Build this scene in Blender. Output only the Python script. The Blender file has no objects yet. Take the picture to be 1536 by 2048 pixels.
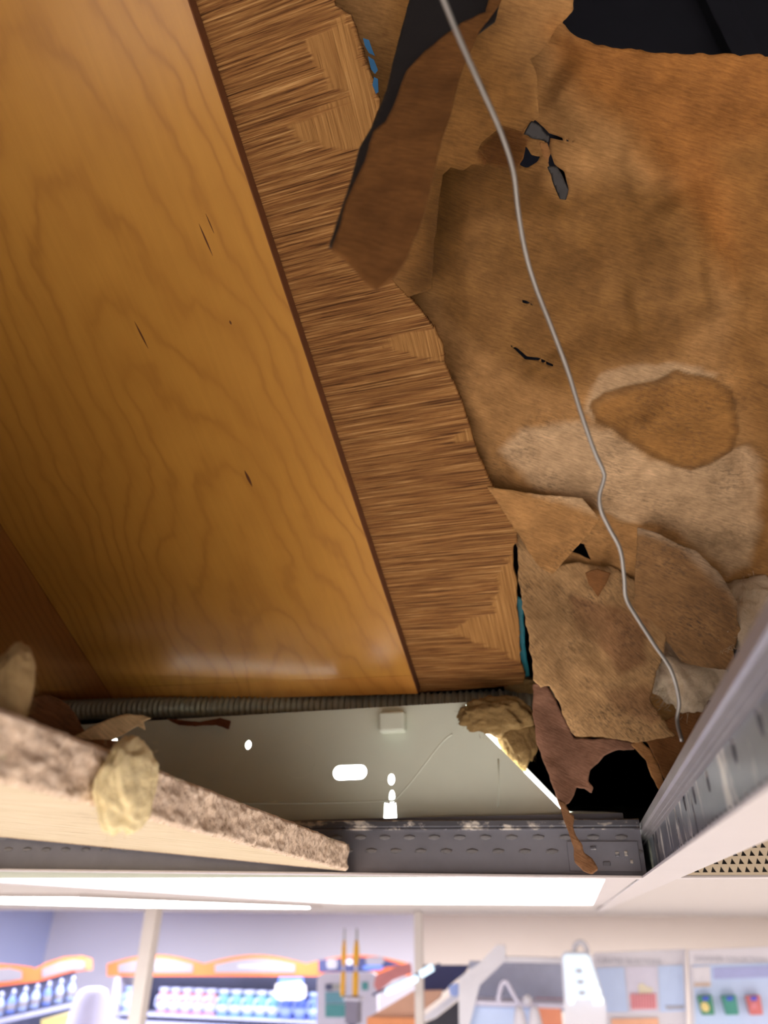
import bpy, bmesh, math, random
import numpy as np
from mathutils import Vector, Matrix

# ------------------------------------------------------------------ camera, world, lights, exposure
scene = bpy.context.scene
COL = scene.collection
F = 1365.3                      # focal length in pixels of the 1536x2048 frame
PITCH, YAW, ROLL = .535, .2535, .010
H = .0242                       # underside of the ceiling grid above the lens
FLOOR = -2.66                   # the camera is held up in the ceiling opening; z = 0 is the lens
_cy, _sy = math.cos(YAW), math.sin(YAW)
_fwd = np.array([-_sy*math.cos(PITCH), _cy*math.cos(PITCH), math.sin(PITCH)])
_rt = np.array([_cy, _sy, 0.]); _up = np.cross(_rt, _fwd)
RT = math.cos(ROLL)*_rt + math.sin(ROLL)*_up
UP = -math.sin(ROLL)*_rt + math.cos(ROLL)*_up
FW = _fwd
cam_data = bpy.data.cameras.new('camera')
cam = bpy.data.objects.new('camera', cam_data); COL.objects.link(cam)
cam_data.sensor_width = 36; cam_data.lens = 36*F/2048; cam_data.clip_start = .01
cam.matrix_world = Matrix(((RT[0], UP[0], -FW[0], 0), (RT[1], UP[1], -FW[1], 0), (RT[2], UP[2], -FW[2], 0), (0, 0, 0, 1)))
cam_data.dof.use_dof = True; cam_data.dof.focus_distance = .40; cam_data.dof.aperture_fstop = 24/3.3
scene.camera = cam
world = bpy.data.worlds.new('world'); scene.world = world; world.use_nodes = True
world.node_tree.nodes['Background'].inputs[0].default_value = (.8, .85, 1, 1)
world.node_tree.nodes['Background'].inputs[1].default_value = .02
vs = scene.view_settings
vs.view_transform = 'Standard'; vs.look = 'None'; vs.gamma = 1; vs.use_curve_mapping = False
vs.exposure = -0.05
LAMP_COLOR = (1.0, .97, .97)
LENS_STRENGTH = 11.0
def troffer_light(x, y, power):      # a fluorescent troffer of the shop ceiling, outside the frame
    l = bpy.data.lights.new('troffer_light', 'AREA'); l.shape = 'RECTANGLE'; l.size = .58; l.size_y = 1.18
    l.energy = power; l.color = LAMP_COLOR
    o = bpy.data.objects.new('troffer_light', l); COL.objects.link(o); o.location = (x, y, H-.004)
for (x, y, p) in ((-2.4, .6, 130), (2.4, .3, 130), (-2.4, -2.2, 130), (0, -2.4, 130), (2.4, -2.4, 130), (-5.1, 1.5, 60), (4.6, 2.8, 50),
                  (-5.6, 6.0, 70), (-4.6, 7.3, 52), (-3.0, 7.3, 52), (-1.2, 7.3, 52), (.6, 7.3, 52), (2.6, 7.3, 52)):
    troffer_light(x, y, p)

# ------------------------------------------------------------------ helpers
def ray(x, y): return (x-768)*RT - (y-1024)*UP + F*FW
def at_y(x, y, Y): q = ray(x, y); return q*(Y/q[1])
def at_z(x, y, Z): q = ray(x, y); return q*(Z/q[2])
def at_x(x, y, X): q = ray(x, y); return q*(X/q[0])
def at_d(x, y, D): return ray(x, y)*(D/F)
def nrm(v): v = np.asarray(v, float); return v/np.linalg.norm(v)
def lin(r, g, b): return tuple((c/255/12.92 if c/255 <= .04045 else ((c/255+.055)/1.055)**2.4) for c in (r, g, b))

class Basis:
    def __init__(s, O, U, V):
        s.O = np.asarray(O, float); s.U = nrm(U); V = np.asarray(V, float); s.V = nrm(V-(V@s.U)*s.U); s.N = np.cross(s.U, s.V)
    def px(s, x, y, w=0.):
        q = ray(x, y); P = q*(((s.O+w*s.N)@s.N)/(q@s.N))-s.O
        return (P@s.U, P@s.V)
    def pts(s, L, w=0.): return [s.px(x, y, w) for x, y in L]
    def mat(s):
        return Matrix(((s.U[0], s.V[0], s.N[0], s.O[0]), (s.U[1], s.V[1], s.N[1], s.O[1]), (s.U[2], s.V[2], s.N[2], s.O[2]), (0, 0, 0, 1)))

_tab = np.random.RandomState(7).rand(256, 256)
def vnoise(x, y, seed=0):
    x = np.asarray(x, float)+seed*17.31; y = np.asarray(y, float)+seed*9.77
    xi = np.floor(x).astype(int); yi = np.floor(y).astype(int); fx = x-xi; fy = y-yi
    fx = fx*fx*(3-2*fx); fy = fy*fy*(3-2*fy)
    a = _tab[xi % 256, yi % 256]; b = _tab[(xi+1) % 256, yi % 256]; c = _tab[xi % 256, (yi+1) % 256]; d = _tab[(xi+1) % 256, (yi+1) % 256]
    return (a*(1-fx)+b*fx)*(1-fy)+(c*(1-fx)+d*fx)*fy
def fbm(x, y, seed=0, o=4):
    r = 0.; a = .5; k = 1.
    for i in range(o): r = r+a*(vnoise(np.asarray(x)*k, np.asarray(y)*k, seed+i*3)-.5)*2; a *= .5; k *= 2.03
    return r
def inside(poly, u, v):
    r = np.zeros(u.shape, bool); n = len(poly)
    for i in range(n):
        x1, y1 = poly[i]; x2, y2 = poly[(i+1) % n]
        if y1 == y2: continue
        c = ((y1 > v) != (y2 > v)) & (u < (x2-x1)*(v-y1)/(y2-y1)+x1)
        r ^= c
    return r
def nearest(poly, u, v):
    best = np.full(u.shape, 1e9); bu = u.copy(); bv = v.copy(); n = len(poly)
    for i in range(n):
        x1, y1 = poly[i]; x2, y2 = poly[(i+1) % n]; dx = x2-x1; dy = y2-y1; L = dx*dx+dy*dy+1e-16
        t = np.clip(((u-x1)*dx+(v-y1)*dy)/L, 0, 1); pu = x1+t*dx; pv = y1+t*dy; d = (u-pu)**2+(v-pv)**2
        m = d < best; best = np.where(m, d, best); bu = np.where(m, pu, bu); bv = np.where(m, pv, bv)
    return np.sqrt(best), bu, bv
def sdf(poly, u, v):
    d, _, _ = nearest(poly, u, v); return np.where(inside(poly, u, v), -d, d)
def sstep(a, b, x): t = np.clip((x-a)/(b-a), 0, 1); return t*t*(3-2*t)
def rag(poly, amp, step, seed=0, skip=()):
    out = []; n = len(poly); s = 0.
    for i in range(n):
        x1, y1 = poly[i]; x2, y2 = poly[(i+1) % n]; L = math.hypot(x2-x1, y2-y1); k = max(1, int(L/step))
        nx, ny = (-(y2-y1)/(L+1e-12), (x2-x1)/(L+1e-12))
        for j in range(k):
            t = j/k; a = 0 if i in skip else amp*(float(fbm((s+t*L)/(step*3.), 0.5, seed))+.6*float(fbm((s+t*L)/(step*.9), 3.5, seed+5)))
            out.append((x1+(x2-x1)*t+nx*a, y1+(y2-y1)*t+ny*a))
        s += L
    return out

def put(o, parent=None, M=None):
    COL.objects.link(o)
    if M is None: M = Matrix.Identity(4)
    if parent is not None:
        o.parent = parent; o.matrix_basis = WORLD[parent.name].inverted() @ M
    else: o.matrix_basis = M
    WORLD[o.name] = M.copy()
    return o
WORLD = {}
def tag(o, label=None, cat=None, group=None, kind=None):
    if label: o['label'] = label
    if cat: o['category'] = cat
    if group: o['group'] = group
    if kind: o['kind'] = kind
    return o
def root(name, loc, label, cat, group=None):
    o = bpy.data.objects.new(name, None); o.empty_display_size = .02
    put(o, None, Matrix.Translation(Vector(loc))); return tag(o, label, cat, group)
def mesh_obj(name, verts, faces, m, parent=None, M=None, smooth=False):
    me = bpy.data.meshes.new(name); me.from_pydata([tuple(map(float, v)) for v in verts], [], [tuple(f) for f in faces]); me.update()
    if smooth: me.polygons.foreach_set('use_smooth', [True]*len(me.polygons))
    if m: me.materials.append(m)
    return put(bpy.data.objects.new(name, me), parent, M)
def from_bm(name, bm, m, parent=None, M=None, smooth=False):
    me = bpy.data.meshes.new(name); bm.normal_update(); bm.to_mesh(me); bm.free()
    if smooth: me.polygons.foreach_set('use_smooth', [True]*len(me.polygons))
    if m: me.materials.append(m)
    return put(bpy.data.objects.new(name, me), parent, M)
def bm_box(bm, x0, x1, y0, y1, z0, z1, bev=0.):
    vs_ = [bm.verts.new((x, y, z)) for x in (x0, x1) for y in (y0, y1) for z in (z0, z1)]
    fs = [bm.faces.new([vs_[i] for i in f]) for f in ((0, 1, 3, 2), (4, 6, 7, 5), (0, 4, 5, 1), (2, 3, 7, 6), (0, 2, 6, 4), (1, 5, 7, 3))]
    if bev > 0:
        es = list({e for f in fs for e in f.edges})
        bmesh.ops.bevel(bm, geom=es, offset=bev, segments=2, affect='EDGES', profile=.5)
def box(name, x0, x1, y0, y1, z0, z1, m, parent=None, M=None, bev=0.):
    bm = bmesh.new(); bm_box(bm, min(x0, x1), max(x0, x1), min(y0, y1), max(y0, y1), min(z0, z1), max(z0, z1), bev)
    return from_bm(name, bm, m, parent, M)
def plate(name, loops, thick, m, parent=None, M=None, bev=0.):
    """filled 2D outline with holes, extruded to +-thick/2 about local z"""
    cu = bpy.data.curves.new(name, 'CURVE'); cu.dimensions = '2D'; cu.fill_mode = 'BOTH'; cu.extrude = thick/2; cu.bevel_depth = bev
    for L in loops:
        sp = cu.splines.new('POLY'); sp.points.add(len(L)-1); sp.use_cyclic_u = True
        for p, q in zip(sp.points, L): p.co = (q[0], q[1], 0, 1)
    t = bpy.data.objects.new(name+'_tmp', cu); COL.objects.link(t)
    dg = bpy.context.evaluated_depsgraph_get(); me = bpy.data.meshes.new_from_object(t.evaluated_get(dg))
    bpy.data.objects.remove(t); bpy.data.curves.remove(cu)
    me.name = name; me.materials.clear()
    if m: me.materials.append(m)
    return put(bpy.data.objects.new(name, me), parent, M)
def tube(name, pts, r, m, parent=None, M=None, n=10, closed=False):
    P = [Vector(p) for p in pts]; vsx = []; fs = []; prev = None
    for i, p in enumerate(P):
        t = (P[min(i+1, len(P)-1)]-P[max(i-1, 0)]).normalized()
        if prev is None: a = t.orthogonal().normalized()
        else: a = (prev-t*prev.dot(t)).normalized()
        prev = a; b = t.cross(a); rr = r[i] if hasattr(r, '__len__') else r
        for k in range(n): vsx.append(p+a*(rr*math.cos(2*math.pi*k/n))+b*(rr*math.sin(2*math.pi*k/n)))
    for i in range(len(P)-1):
        for k in range(n): fs.append((i*n+k, i*n+(k+1) % n, (i+1)*n+(k+1) % n, (i+1)*n+k))
    fs.append(tuple(range(n))[::-1]); fs.append(tuple((len(P)-1)*n+k for k in range(n)))
    return mesh_obj(name, vsx, fs, m, parent, M, smooth=True)
def lathe(name, prof, m, parent=None, M=None, n=20, smooth=True):
    vsx = []; fs = []
    for r, z in prof:
        for k in range(n): vsx.append((r*math.cos(2*math.pi*k/n), r*math.sin(2*math.pi*k/n), z))
    for i in range(len(prof)-1):
        for k in range(n): fs.append((i*n+k, i*n+(k+1) % n, (i+1)*n+(k+1) % n, (i+1)*n+k))
    fs.append(tuple(range(n))[::-1]); fs.append(tuple((len(prof)-1)*n+k for k in range(n)))
    return mesh_obj(name, vsx, fs, m, parent, M, smooth)
def smooth_path(pts, k=8):
    P = [np.asarray(p, float) for p in pts]; P = [2*P[0]-P[1]]+P+[2*P[-1]-P[-2]]; out = []
    for i in range(1, len(P)-2):
        for j in range(k):
            t = j/k; a, b, c, d = P[i-1], P[i], P[i+1], P[i+2]
            out.append(.5*(2*b+(c-a)*t+(2*a-5*b+4*c-d)*t*t+(3*b-a-3*c+d)*t**3))
    out.append(P[-2]); return out
def sheet(name, B, outline, m, parent=None, holes=(), step=.0015, hfun=None, cfun=None, thick=.0005, warp=None):
    """a thin sheet on basis B cut to an outline (u,v), with relief hfun(u,v) and colour cfun(u,v)"""
    o = np.array(outline); u0, v0 = o.min(0)-step; u1, v1 = o.max(0)+step
    nu = int((u1-u0)/step)+2; nv = int((v1-v0)/step)+2
    uu, vv = np.meshgrid(u0+np.arange(nu)*step, v0+np.arange(nv)*step, indexing='ij')
    cu_, cv_ = uu[:-1, :-1]+step/2, vv[:-1, :-1]+step/2
    keep = inside(outline, cu_, cv_)
    for h_ in holes: keep &= ~inside(h_, cu_, cv_)
    idx = np.arange(nu*nv).reshape(nu, nv)
    I, J = np.nonzero(keep)
    q = np.stack([idx[I, J], idx[I+1, J], idx[I+1, J+1], idx[I, J+1]], 1)
    used, inv = np.unique(q, return_inverse=True); q = inv.reshape(q.shape)
    u = uu.ravel()[used]; v = vv.ravel()[used]
    cnt = np.bincount(q.ravel(), minlength=len(used)); bd = cnt < 4
    for poly in [outline]+list(holes):
        d, pu, pv = nearest(poly, u[bd], v[bd]); ok = d < step*1.3
        ub = u[bd]; vb = v[bd]; ub[ok] = pu[ok]; vb[ok] = pv[ok]; u[bd] = ub; v[bd] = vb
    w = hfun(u, v) if hfun else np.zeros_like(u)
    if warp: X, Y, Z = warp(u, v, w)
    else: X, Y, Z = u, v, w
    me = bpy.data.meshes.new(name); me.vertices.add(len(u)); me.vertices.foreach_set('co', np.stack([X, Y, Z], 1).ravel())
    me.loops.add(q.size); me.loops.foreach_set('vertex_index', q.ravel().astype(np.int32))
    me.polygons.add(len(q)); me.polygons.foreach_set('loop_start', np.arange(0, q.size, 4).astype(np.int32))
    me.update(calc_edges=True); me.validate()
    me.polygons.foreach_set('use_smooth', [True]*len(me.polygons))
    if cfun:
        c = cfun(u, v); a = me.color_attributes.new('Col', 'FLOAT_COLOR', 'POINT')
        if c.shape[1] == 3: c = np.concatenate([c, np.ones((len(c), 1))], 1)
        a.data.foreach_set('color', c.ravel().astype(np.float32))
    if m: me.materials.append(m)
    ob = put(bpy.data.objects.new(name, me), parent, B.mat())
    if thick:
        md = ob.modifiers.new('thickness', 'SOLIDIFY'); md.thickness = thick; md.offset = -1
    return ob

# ------------------------------------------------------------------ materials
def newmat(name):
    m = bpy.data.materials.new(name); m.use_nodes = True; nt = m.node_tree
    return m, nt, nt.nodes['Principled BSDF']
def nd(nt, t, ins=None, **props):
    n = nt.nodes.new(t)
    for k, v in props.items(): setattr(n, k, v)
    for k, v in (ins or {}).items():
        if isinstance(v, bpy.types.NodeSocket): nt.links.new(v, n.inputs[k])
        else: n.inputs[k].default_value = v
    return n
def mth(nt, op, a, b=None, c=None):
    ins = {0: a}
    if b is not None: ins[1] = b
    if c is not None: ins[2] = c
    return nd(nt, 'ShaderNodeMath', ins, operation=op).outputs[0]
def mixc(nt, f, a, b, mode='MIX'):
    n = nt.nodes.new('ShaderNodeMix'); n.data_type = 'RGBA'; n.blend_type = mode
    for i, v in ((0, f), (6, a), (7, b)):
        if isinstance(v, bpy.types.NodeSocket): nt.links.new(v, n.inputs[i])
        else: n.inputs[i].default_value = (v if i == 0 else (*v[:3], 1))
    return n.outputs[2]
def ramp(nt, f, stops):
    n = nt.nodes.new('ShaderNodeValToRGB'); e = n.color_ramp.elements
    while len(e) < len(stops): e.new(.5)
    for el, (p, c) in zip(e, stops): el.position = p; el.color = (*c, 1) if len(c) == 3 else c
    nt.links.new(f, n.inputs[0]); return n.outputs[0]
def obco(nt, scale=(1, 1, 1), loc=(0, 0, 0)):
    t = nt.nodes.new('ShaderNodeTexCoord')
    return nd(nt, 'ShaderNodeMapping', {'Vector': t.outputs['Object'], 'Scale': scale, 'Location': loc}).outputs[0]
def noise(nt, vec, scale, detail=4, rough=.55, dist=0.):
    return nd(nt, 'ShaderNodeTexNoise', {'Vector': vec, 'Scale': scale, 'Detail': detail, 'Roughness': rough, 'Distortion': dist}).outputs[0]
def bump(nt, bs, hgt, dist, strength=1.):
    b = nd(nt, 'ShaderNodeBump', {'Height': hgt, 'Distance': dist, 'Strength': strength}); nt.links.new(b.outputs[0], bs.inputs['Normal'])
def plain(name, rgb, rough=.6, metal=0., var=.12, vs_=20., bmp=0., emit=None, es=0., spec=.5):
    m, nt, bs = newmat(name); c = lin(*rgb)
    n = noise(nt, obco(nt), vs_, 3)
    col = mixc(nt, n, tuple(x*(1-var) for x in c), tuple(min(1, x*(1+var)) for x in c))
    nt.links.new(col, bs.inputs['Base Color']); bs.inputs['Roughness'].default_value = rough; bs.inputs['Metallic'].default_value = metal
    bs.inputs['Specular IOR Level'].default_value = spec
    if bmp: bump(nt, bs, n, bmp)
    if emit:
        bs.inputs['Emission Color'].default_value = (*emit, 1); bs.inputs['Emission Strength'].default_value = es
    return m

def mat_maple(name, dark=0., ucen=-.115, tint=(1, 1, 1)):
    m, nt, bs = newmat(name)
    co = obco(nt); sx = nd(nt, 'ShaderNodeSeparateXYZ', {0: co}); u, v = sx.outputs[0], sx.outputs[1]
    big = noise(nt, obco(nt, (1, .5, 1)), 13., 4, .5)
    fib = noise(nt, obco(nt, (260, 9, 1)), 1., 4, .6)
    blot = noise(nt, obco(nt, (1, .6, 1), (3, 1, 0)), 22., 4, .6)
    du = mth(nt, 'SUBTRACT', u, ucen)
    par = mth(nt, 'MULTIPLY', mth(nt, 'POWER', mth(nt, 'ABSOLUTE', du), 1.6), 13.)
    fld = mth(nt, 'ADD', mth(nt, 'ADD', v, par), mth(nt, 'MULTIPLY', big, .42))
    sn = mth(nt, 'SINE', mth(nt, 'MULTIPLY', fld, 2*math.pi/.085))
    ln = mth(nt, 'POWER', mth(nt, 'ADD', mth(nt, 'MULTIPLY', sn, .5), .5), 7.)
    ln = mth(nt, 'MULTIPLY', ln, mth(nt, 'MULTIPLY', ramp(nt, blot, [(.35, (.15, .15, .15)), (.65, (1, 1, 1))]), .85))
    soft = mth(nt, 'ADD', mth(nt, 'MULTIPLY', sn, .5), .5)
    A = lin(204, 146, 58); Bc = lin(190, 130, 48); D = lin(150, 94, 28)
    A, Bc, D = [tuple(c*t for c, t in zip(x, tint)) for x in (A, Bc, D)]
    c = mixc(nt, mth(nt, 'MULTIPLY', soft, .6), A, Bc)
    c = mixc(nt, ln, c, D)
    c = mixc(nt, .20, c, ramp(nt, fib, [(.3, tuple(x*.72 for x in Bc)), (.7, tuple(min(1, x*1.12) for x in A))]))
    c = mixc(nt, .35, c, mixc(nt, ramp(nt, blot, [(.3, (0, 0, 0)), (.7, (1, 1, 1))]), tuple(x*.8 for x in Bc), A))
    nt.links.new(c, bs.inputs['Base Color'])
    bs.inputs['Roughness'].default_value = .55
    bs.inputs['Coat Weight'].default_value = .8; bs.inputs['Coat Roughness'].default_value = .27
    bump(nt, bs, fib, .0001, .25)
    return m
def mat_ply():
    m, nt, bs = newmat('torn_plywood')
    at = nd(nt, 'ShaderNodeVertexColor', layer_name='Col')
    g1 = noise(nt, obco(nt, (16, 760, 1)), 1., 4, .7, .35)
    g1b = noise(nt, obco(nt, (5, 150, 1), (5, 3, 0)), 1., 3, .6)
    g2 = noise(nt, obco(nt, (520, 16, 1)), 1., 3, .6)
    c1 = ramp(nt, g1, [(.34, lin(78, 46, 20)), (.44, lin(138, 92, 48)), (.55, lin(174, 124, 68)), (.70, lin(224, 176, 112))])
    c1 = mixc(nt, .5, c1, ramp(nt, g1b, [(.3, (.52, .48, .45)), (.7, (1.12, 1.1, 1.1))]), 'MULTIPLY')
    c2 = ramp(nt, g2, [(.3, lin(140, 96, 48)), (.6, lin(180, 132, 74)), (.8, lin(206, 160, 100))])
    sp = nd(nt, 'ShaderNodeSeparateColor', {0: at.outputs[0]})
    c = mixc(nt, sp.outputs[0], c1, c2)
    nt.links.new(c, bs.inputs['Base Color']); bs.inputs['Roughness'].default_value = .8; bs.inputs['Specular IOR Level'].default_value = .25
    hgt = nd(nt, 'ShaderNodeMix', {0: sp.outputs[0], 2: g1, 3: g2}).outputs[0]
    bump(nt, bs, hgt, .0016, 1.)
    return m
def mat_kraft(name, speck=.5, fibre=.5):
    m, nt, bs = newmat(name)
    at = nd(nt, 'ShaderNodeVertexColor', layer_name='Col')
    cl = noise(nt, obco(nt), 55., 5, .65)
    rot = nd(nt, 'ShaderNodeVectorRotate', {'Vector': obco(nt), 'Angle': .5}, rotation_type='Z_AXIS').outputs[0]
    fb = noise(nt, nd(nt, 'ShaderNodeMapping', {'Vector': rot, 'Scale': (120, 900, 1)}).outputs[0], 1., 3, .6)
    sp = noise(nt, nd(nt, 'ShaderNodeMapping', {'Vector': rot, 'Scale': (210, 480, 1)}).outputs[0], 1., 3, .7)
    spm = noise(nt, obco(nt, (1, 1, 1), (4, 2, 0)), 26., 3, .6)
    c = mixc(nt, .75, at.outputs[0], ramp(nt, cl, [(.3, (.60, .57, .52)), (.7, (1.2, 1.2, 1.2))]), 'MULTIPLY')
    c = mixc(nt, fibre, c, ramp(nt, fb, [(.32, (.55, .52, .48)), (.68, (1.3, 1.3, 1.3))]), 'MULTIPLY')
    msk = mth(nt, 'MULTIPLY', ramp(nt, sp, [(.47, (0, 0, 0)), (.62, (1, 1, 1))]), ramp(nt, spm, [(.40, (0, 0, 0)), (.66, (1, 1, 1))]))
    msk = mth(nt, 'MULTIPLY', msk, mth(nt, 'MULTIPLY', at.outputs[1], speck))
    c = mixc(nt, msk, c, lin(66, 54, 44))
    nt.links.new(c, bs.inputs['Base Color']); bs.inputs['Roughness'].default_value = .82; bs.inputs['Specular IOR Level'].default_value = .25
    hg = mth(nt, 'ADD', mth(nt, 'MULTIPLY', fb, .4), cl)
    bump(nt, bs, hg, .0014, .7)
    return m
def mat_galv(name, base=(150, 152, 160), rough=.38, smear=0., metal=.9):
    m, nt, bs = newmat(name)
    n = noise(nt, obco(nt), 60., 4, .6); n2 = noise(nt, obco(nt), 14., 4, .6)
    c = mixc(nt, n, tuple(x*.75 for x in lin(*base)), lin(*base))
    if smear:
        s = ramp(nt, noise(nt, obco(nt, (1, .35, 2)), 45., 5, .65), [(.52, (0, 0, 0)), (.60, (1, 1, 1))])
        s = mth(nt, 'MULTIPLY', s, smear)
        c = mixc(nt, s, c, lin(225, 218, 205))
        nt.links.new(mth(nt, 'SUBTRACT', metal, mth(nt, 'MULTIPLY', s, metal*.9)), bs.inputs['Metallic'])
    else: bs.inputs['Metallic'].default_value = metal
    nt.links.new(c, bs.inputs['Base Color'])
    nt.links.new(mth(nt, 'ADD', mth(nt, 'MULTIPLY', n2, .3), rough-.15), bs.inputs['Roughness'])
    bump(nt, bs, n2, .0012, .5)
    return m
def mat_tile(edge=False):
    m, nt, bs = newmat('tile_core' if edge else 'tile_face')
    if edge:
        n = noise(nt, obco(nt), 420., 5, .7); n2 = noise(nt, obco(nt), 60., 4, .6)
        c = ramp(nt, n, [(.30, lin(164, 138, 114)), (.42, lin(220, 194, 166)), (.6, lin(234, 212, 188)), (.75, lin(242, 226, 206))])
        c = mixc(nt, .4, c, ramp(nt, n2, [(.3, (.75, .74, .76)), (.7, (1.1, 1.1, 1.08))]), 'MULTIPLY')
        bump(nt, bs, n, .0011, .8)
    else:
        n = noise(nt, obco(nt, (30, 160, 30)), 1., 4, .6)
        c = ramp(nt, n, [(.26, lin(136, 112, 84)), (.36, lin(190, 172, 138)), (.7, lin(204, 188, 156))])
        bump(nt, bs, n, .001, .5)
    nt.links.new(c, bs.inputs['Base Color']); bs.inputs['Roughness'].default_value = .9
    return m
def mat_wool(name, a, b):
    m, nt, bs = newmat(name)
    n = noise(nt, obco(nt, (1, 1, 1)), 140., 6, .7, 1.5); n2 = noise(nt, obco(nt), 40., 4, .6, .8)
    c = mixc(nt, n, lin(*a), lin(*b)); c = mixc(nt, .5, c, ramp(nt, n2, [(.35, (.8, .78, .72)), (.65, (1.1, 1.1, 1.1))]), 'MULTIPLY')
    nt.links.new(c, bs.inputs['Base Color']); bs.inputs['Roughness'].default_value = .95
    bs.inputs['Subsurface Weight'].default_value = .15; bs.inputs['Subsurface Radius'].default_value = (.01, .008, .004)
    bump(nt, bs, n, .0025, .6); return m

M_MAPLE = mat_maple('varnished_maple')
M_MAPLE2 = mat_maple('varnished_maple_red', ucen=-.10, tint=(.80, .66, .85))
M_PLY = mat_ply()
M_EDGE = plain('panel_edge', (112, 66, 30), .8, var=.25, vs_=60)
M_STRIP = mat_maple('varnished_maple_end', tint=(1.0, .94, 1.05))
M_KRAFT = mat_kraft('kraft_paper'); M_KRAFT_B = mat_kraft('kraft_paper_mouldy', .8, .55)
M_ASPHALT = plain('asphalt_backing', (38, 34, 32), .7, var=.3, vs_=60)
M_FOIL = plain('grey_paper_backing', (40, 36, 33), .5, metal=.2, var=.3, vs_=120)
M_GALV = mat_galv('galvanised_steel', (132, 134, 142), .30, .95, .7); M_GALV2 = mat_galv('galvanised_steel_dull', (150, 152, 162), .42, 0, .6); M_GALV3 = mat_galv('galvanised_steel_bulb', (176, 172, 172), .4, 0, .45)
M_WHITE = plain('white_grid_paint', (186, 178, 174), .45, var=.05)
M_ENAMEL = plain('troffer_enamel', (224, 232, 214), .5, var=.05, vs_=30)
M_ENAMEL_IN = plain('troffer_reflector', (240, 240, 238), .4, var=.02)
M_CONDUIT = mat_galv('conduit_steel', (176, 178, 162), .5, 0, .45)
M_TILE_E = mat_tile(True); M_TILE_F = mat_tile(False)
M_WOOL_Y = mat_wool('yellow_glass_wool', (230, 206, 146), (250, 236, 192)); M_WOOL_B = mat_wool('brown_glass_wool', (112, 88, 48), (168, 138, 88))
M_WOOL_C = mat_wool('cream_glass_wool', (186, 162, 126), (240, 224, 198))
M_DARK = plain('dark_steel', (50, 50, 56), .6, metal=.3, var=.2); M_DECK = plain('dark_roof_deck', (70, 74, 92), .8, var=.2, vs_=4)
M_TEAL = plain('teal_sheet', (30, 110, 122), .5); M_BLUE = plain('blue_print', (36, 92, 132), .8)
M_WIRE = mat_galv('hanger_wire', (168, 164, 156), .4, 0, .6)
M_STEM = plain('mineral_streak', (92, 48, 14), .7)
def mat_lens(name, s, col=(1, 1, 1)):
    m, nt, bs = newmat(name)
    co = obco(nt, (70, 70, 70)); vo = nd(nt, 'ShaderNodeTexVoronoi', {'Vector': co, 'Scale': 1.}).outputs[0]
    bs.inputs['Base Color'].default_value = (.85, .87, .88, 1); bs.inputs['Roughness'].default_value = .3
    bs.inputs['Emission Color'].default_value = (*col, 1)
    nt.links.new(mth(nt, 'ADD', mth(nt, 'MULTIPLY', vo, s*.3), s*.85), bs.inputs['Emission Strength']); return m
M_LENS = mat_lens('lit_prismatic_lens', LENS_STRENGTH, (1, .985, .98))

# ------------------------------------------------------------------ the room (setting)
def struct(o): o['kind'] = 'structure'; return o
M_FLOOR = plain('shop_floor', (214, 208, 204), .16, var=.05, vs_=2)
M_WALLB = plain('back_wall_paint', (222, 210, 200), .8, var=.03, vs_=1); M_WALLL = plain('left_wall_paint', (196, 206, 246), .8, var=.03, vs_=1)
M_CEIL = plain('ceiling_tile_paint', (182, 174, 168), .85, var=.05, vs_=80, bmp=.001)
X0, X1, Y0, Y1 = -6.9, 6.0, -5., 9.2
struct(box('floor', X0-.2, X1+.2, Y0-.2, Y1+.2, FLOOR-.1, FLOOR, M_FLOOR))
M_WALLV = plain('lavender_wall_paint', (226, 224, 238), .8, var=.03, vs_=1)
struct(box('wall_back', at_y(846, 1860, Y1)[0], X1+.2, Y1, Y1+.15, FLOOR, 1.3, M_WALLB)); struct(box('wall_back_left', X0-.2, at_y(846, 1860, Y1)[0], Y1-.0, Y1+.15, FLOOR, 1.3, M_WALLV))
struct(box('wall_left', X0-.2, X0, Y0, Y1, FLOOR, 1.3, M_WALLL))
struct(box('wall_right', X1, X1+.2, Y0, Y1, FLOOR, 1.3, M_WALLB))
struct(box('wall_front', X0-.2, X1+.2, Y0-.2, Y0, FLOOR, 1.3, M_WALLB))
bm = bmesh.new(); cz0, cz1 = H+.004, H+.022
hx0, hx1, hy0, hy1 = -.575, .68, -.68, 1.81
bm_box(bm, X0, hx0, Y0, Y1, cz0, cz1); bm_box(bm, hx1, X1, Y0, Y1, cz0, cz1)
bm_box(bm, hx0, hx1, Y0, hy0, cz0, cz1); bm_box(bm, hx0, hx1, hy1, Y1, cz0, cz1)
struct(from_bm('ceiling', bm, M_CEIL))
bm = bmesh.new(); bm_box(bm, X0, X1, Y0, Y1, 1.15, 1.3)
for i in range(40): bm_box(bm, -2.4+i*.12, -2.34+i*.12, -1.5, 3.5, 1.11, 1.15)
struct(from_bm('ceiling_roof_deck', bm, M_DECK))

# ------------------------------------------------------------------ ceiling grid
XW = .0531                     # web of the main tee
def prof_extrude(name, prof, y0, y1, m, parent, M=None):
    n = len(prof); v = [(x, y0, z) for x, z in prof]+[(x, y1, z) for x, z in prof]
    f = [(i, (i+1) % n, n+(i+1) % n, n+i) for i in range(n)]+[tuple(range(n))[::-1], tuple(range(n, 2*n))]
    return mesh_obj(name, v, f, m, parent, M)
mt = root('main_grid_tee', (XW, .3, H), 'shiny galvanised main ceiling grid tee with punched slots, running along the right', 'grid tee')
Ht = .038
bulb = [(-.0006, .0268), (-.0020, .0274), (-.0020, .0282), (-.0034, .0286), (-.0034, .0294), (-.0056, .0300), (-.0066, .0312), (-.0058, .0368), (-.0042, .0380)]
bulb = bulb+[(-x, z) for x, z in bulb[::-1]]
prof_extrude('bulb', [(XW+x, H+z) for x, z in bulb], -.5, 3.2, M_GALV3, mt)
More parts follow.
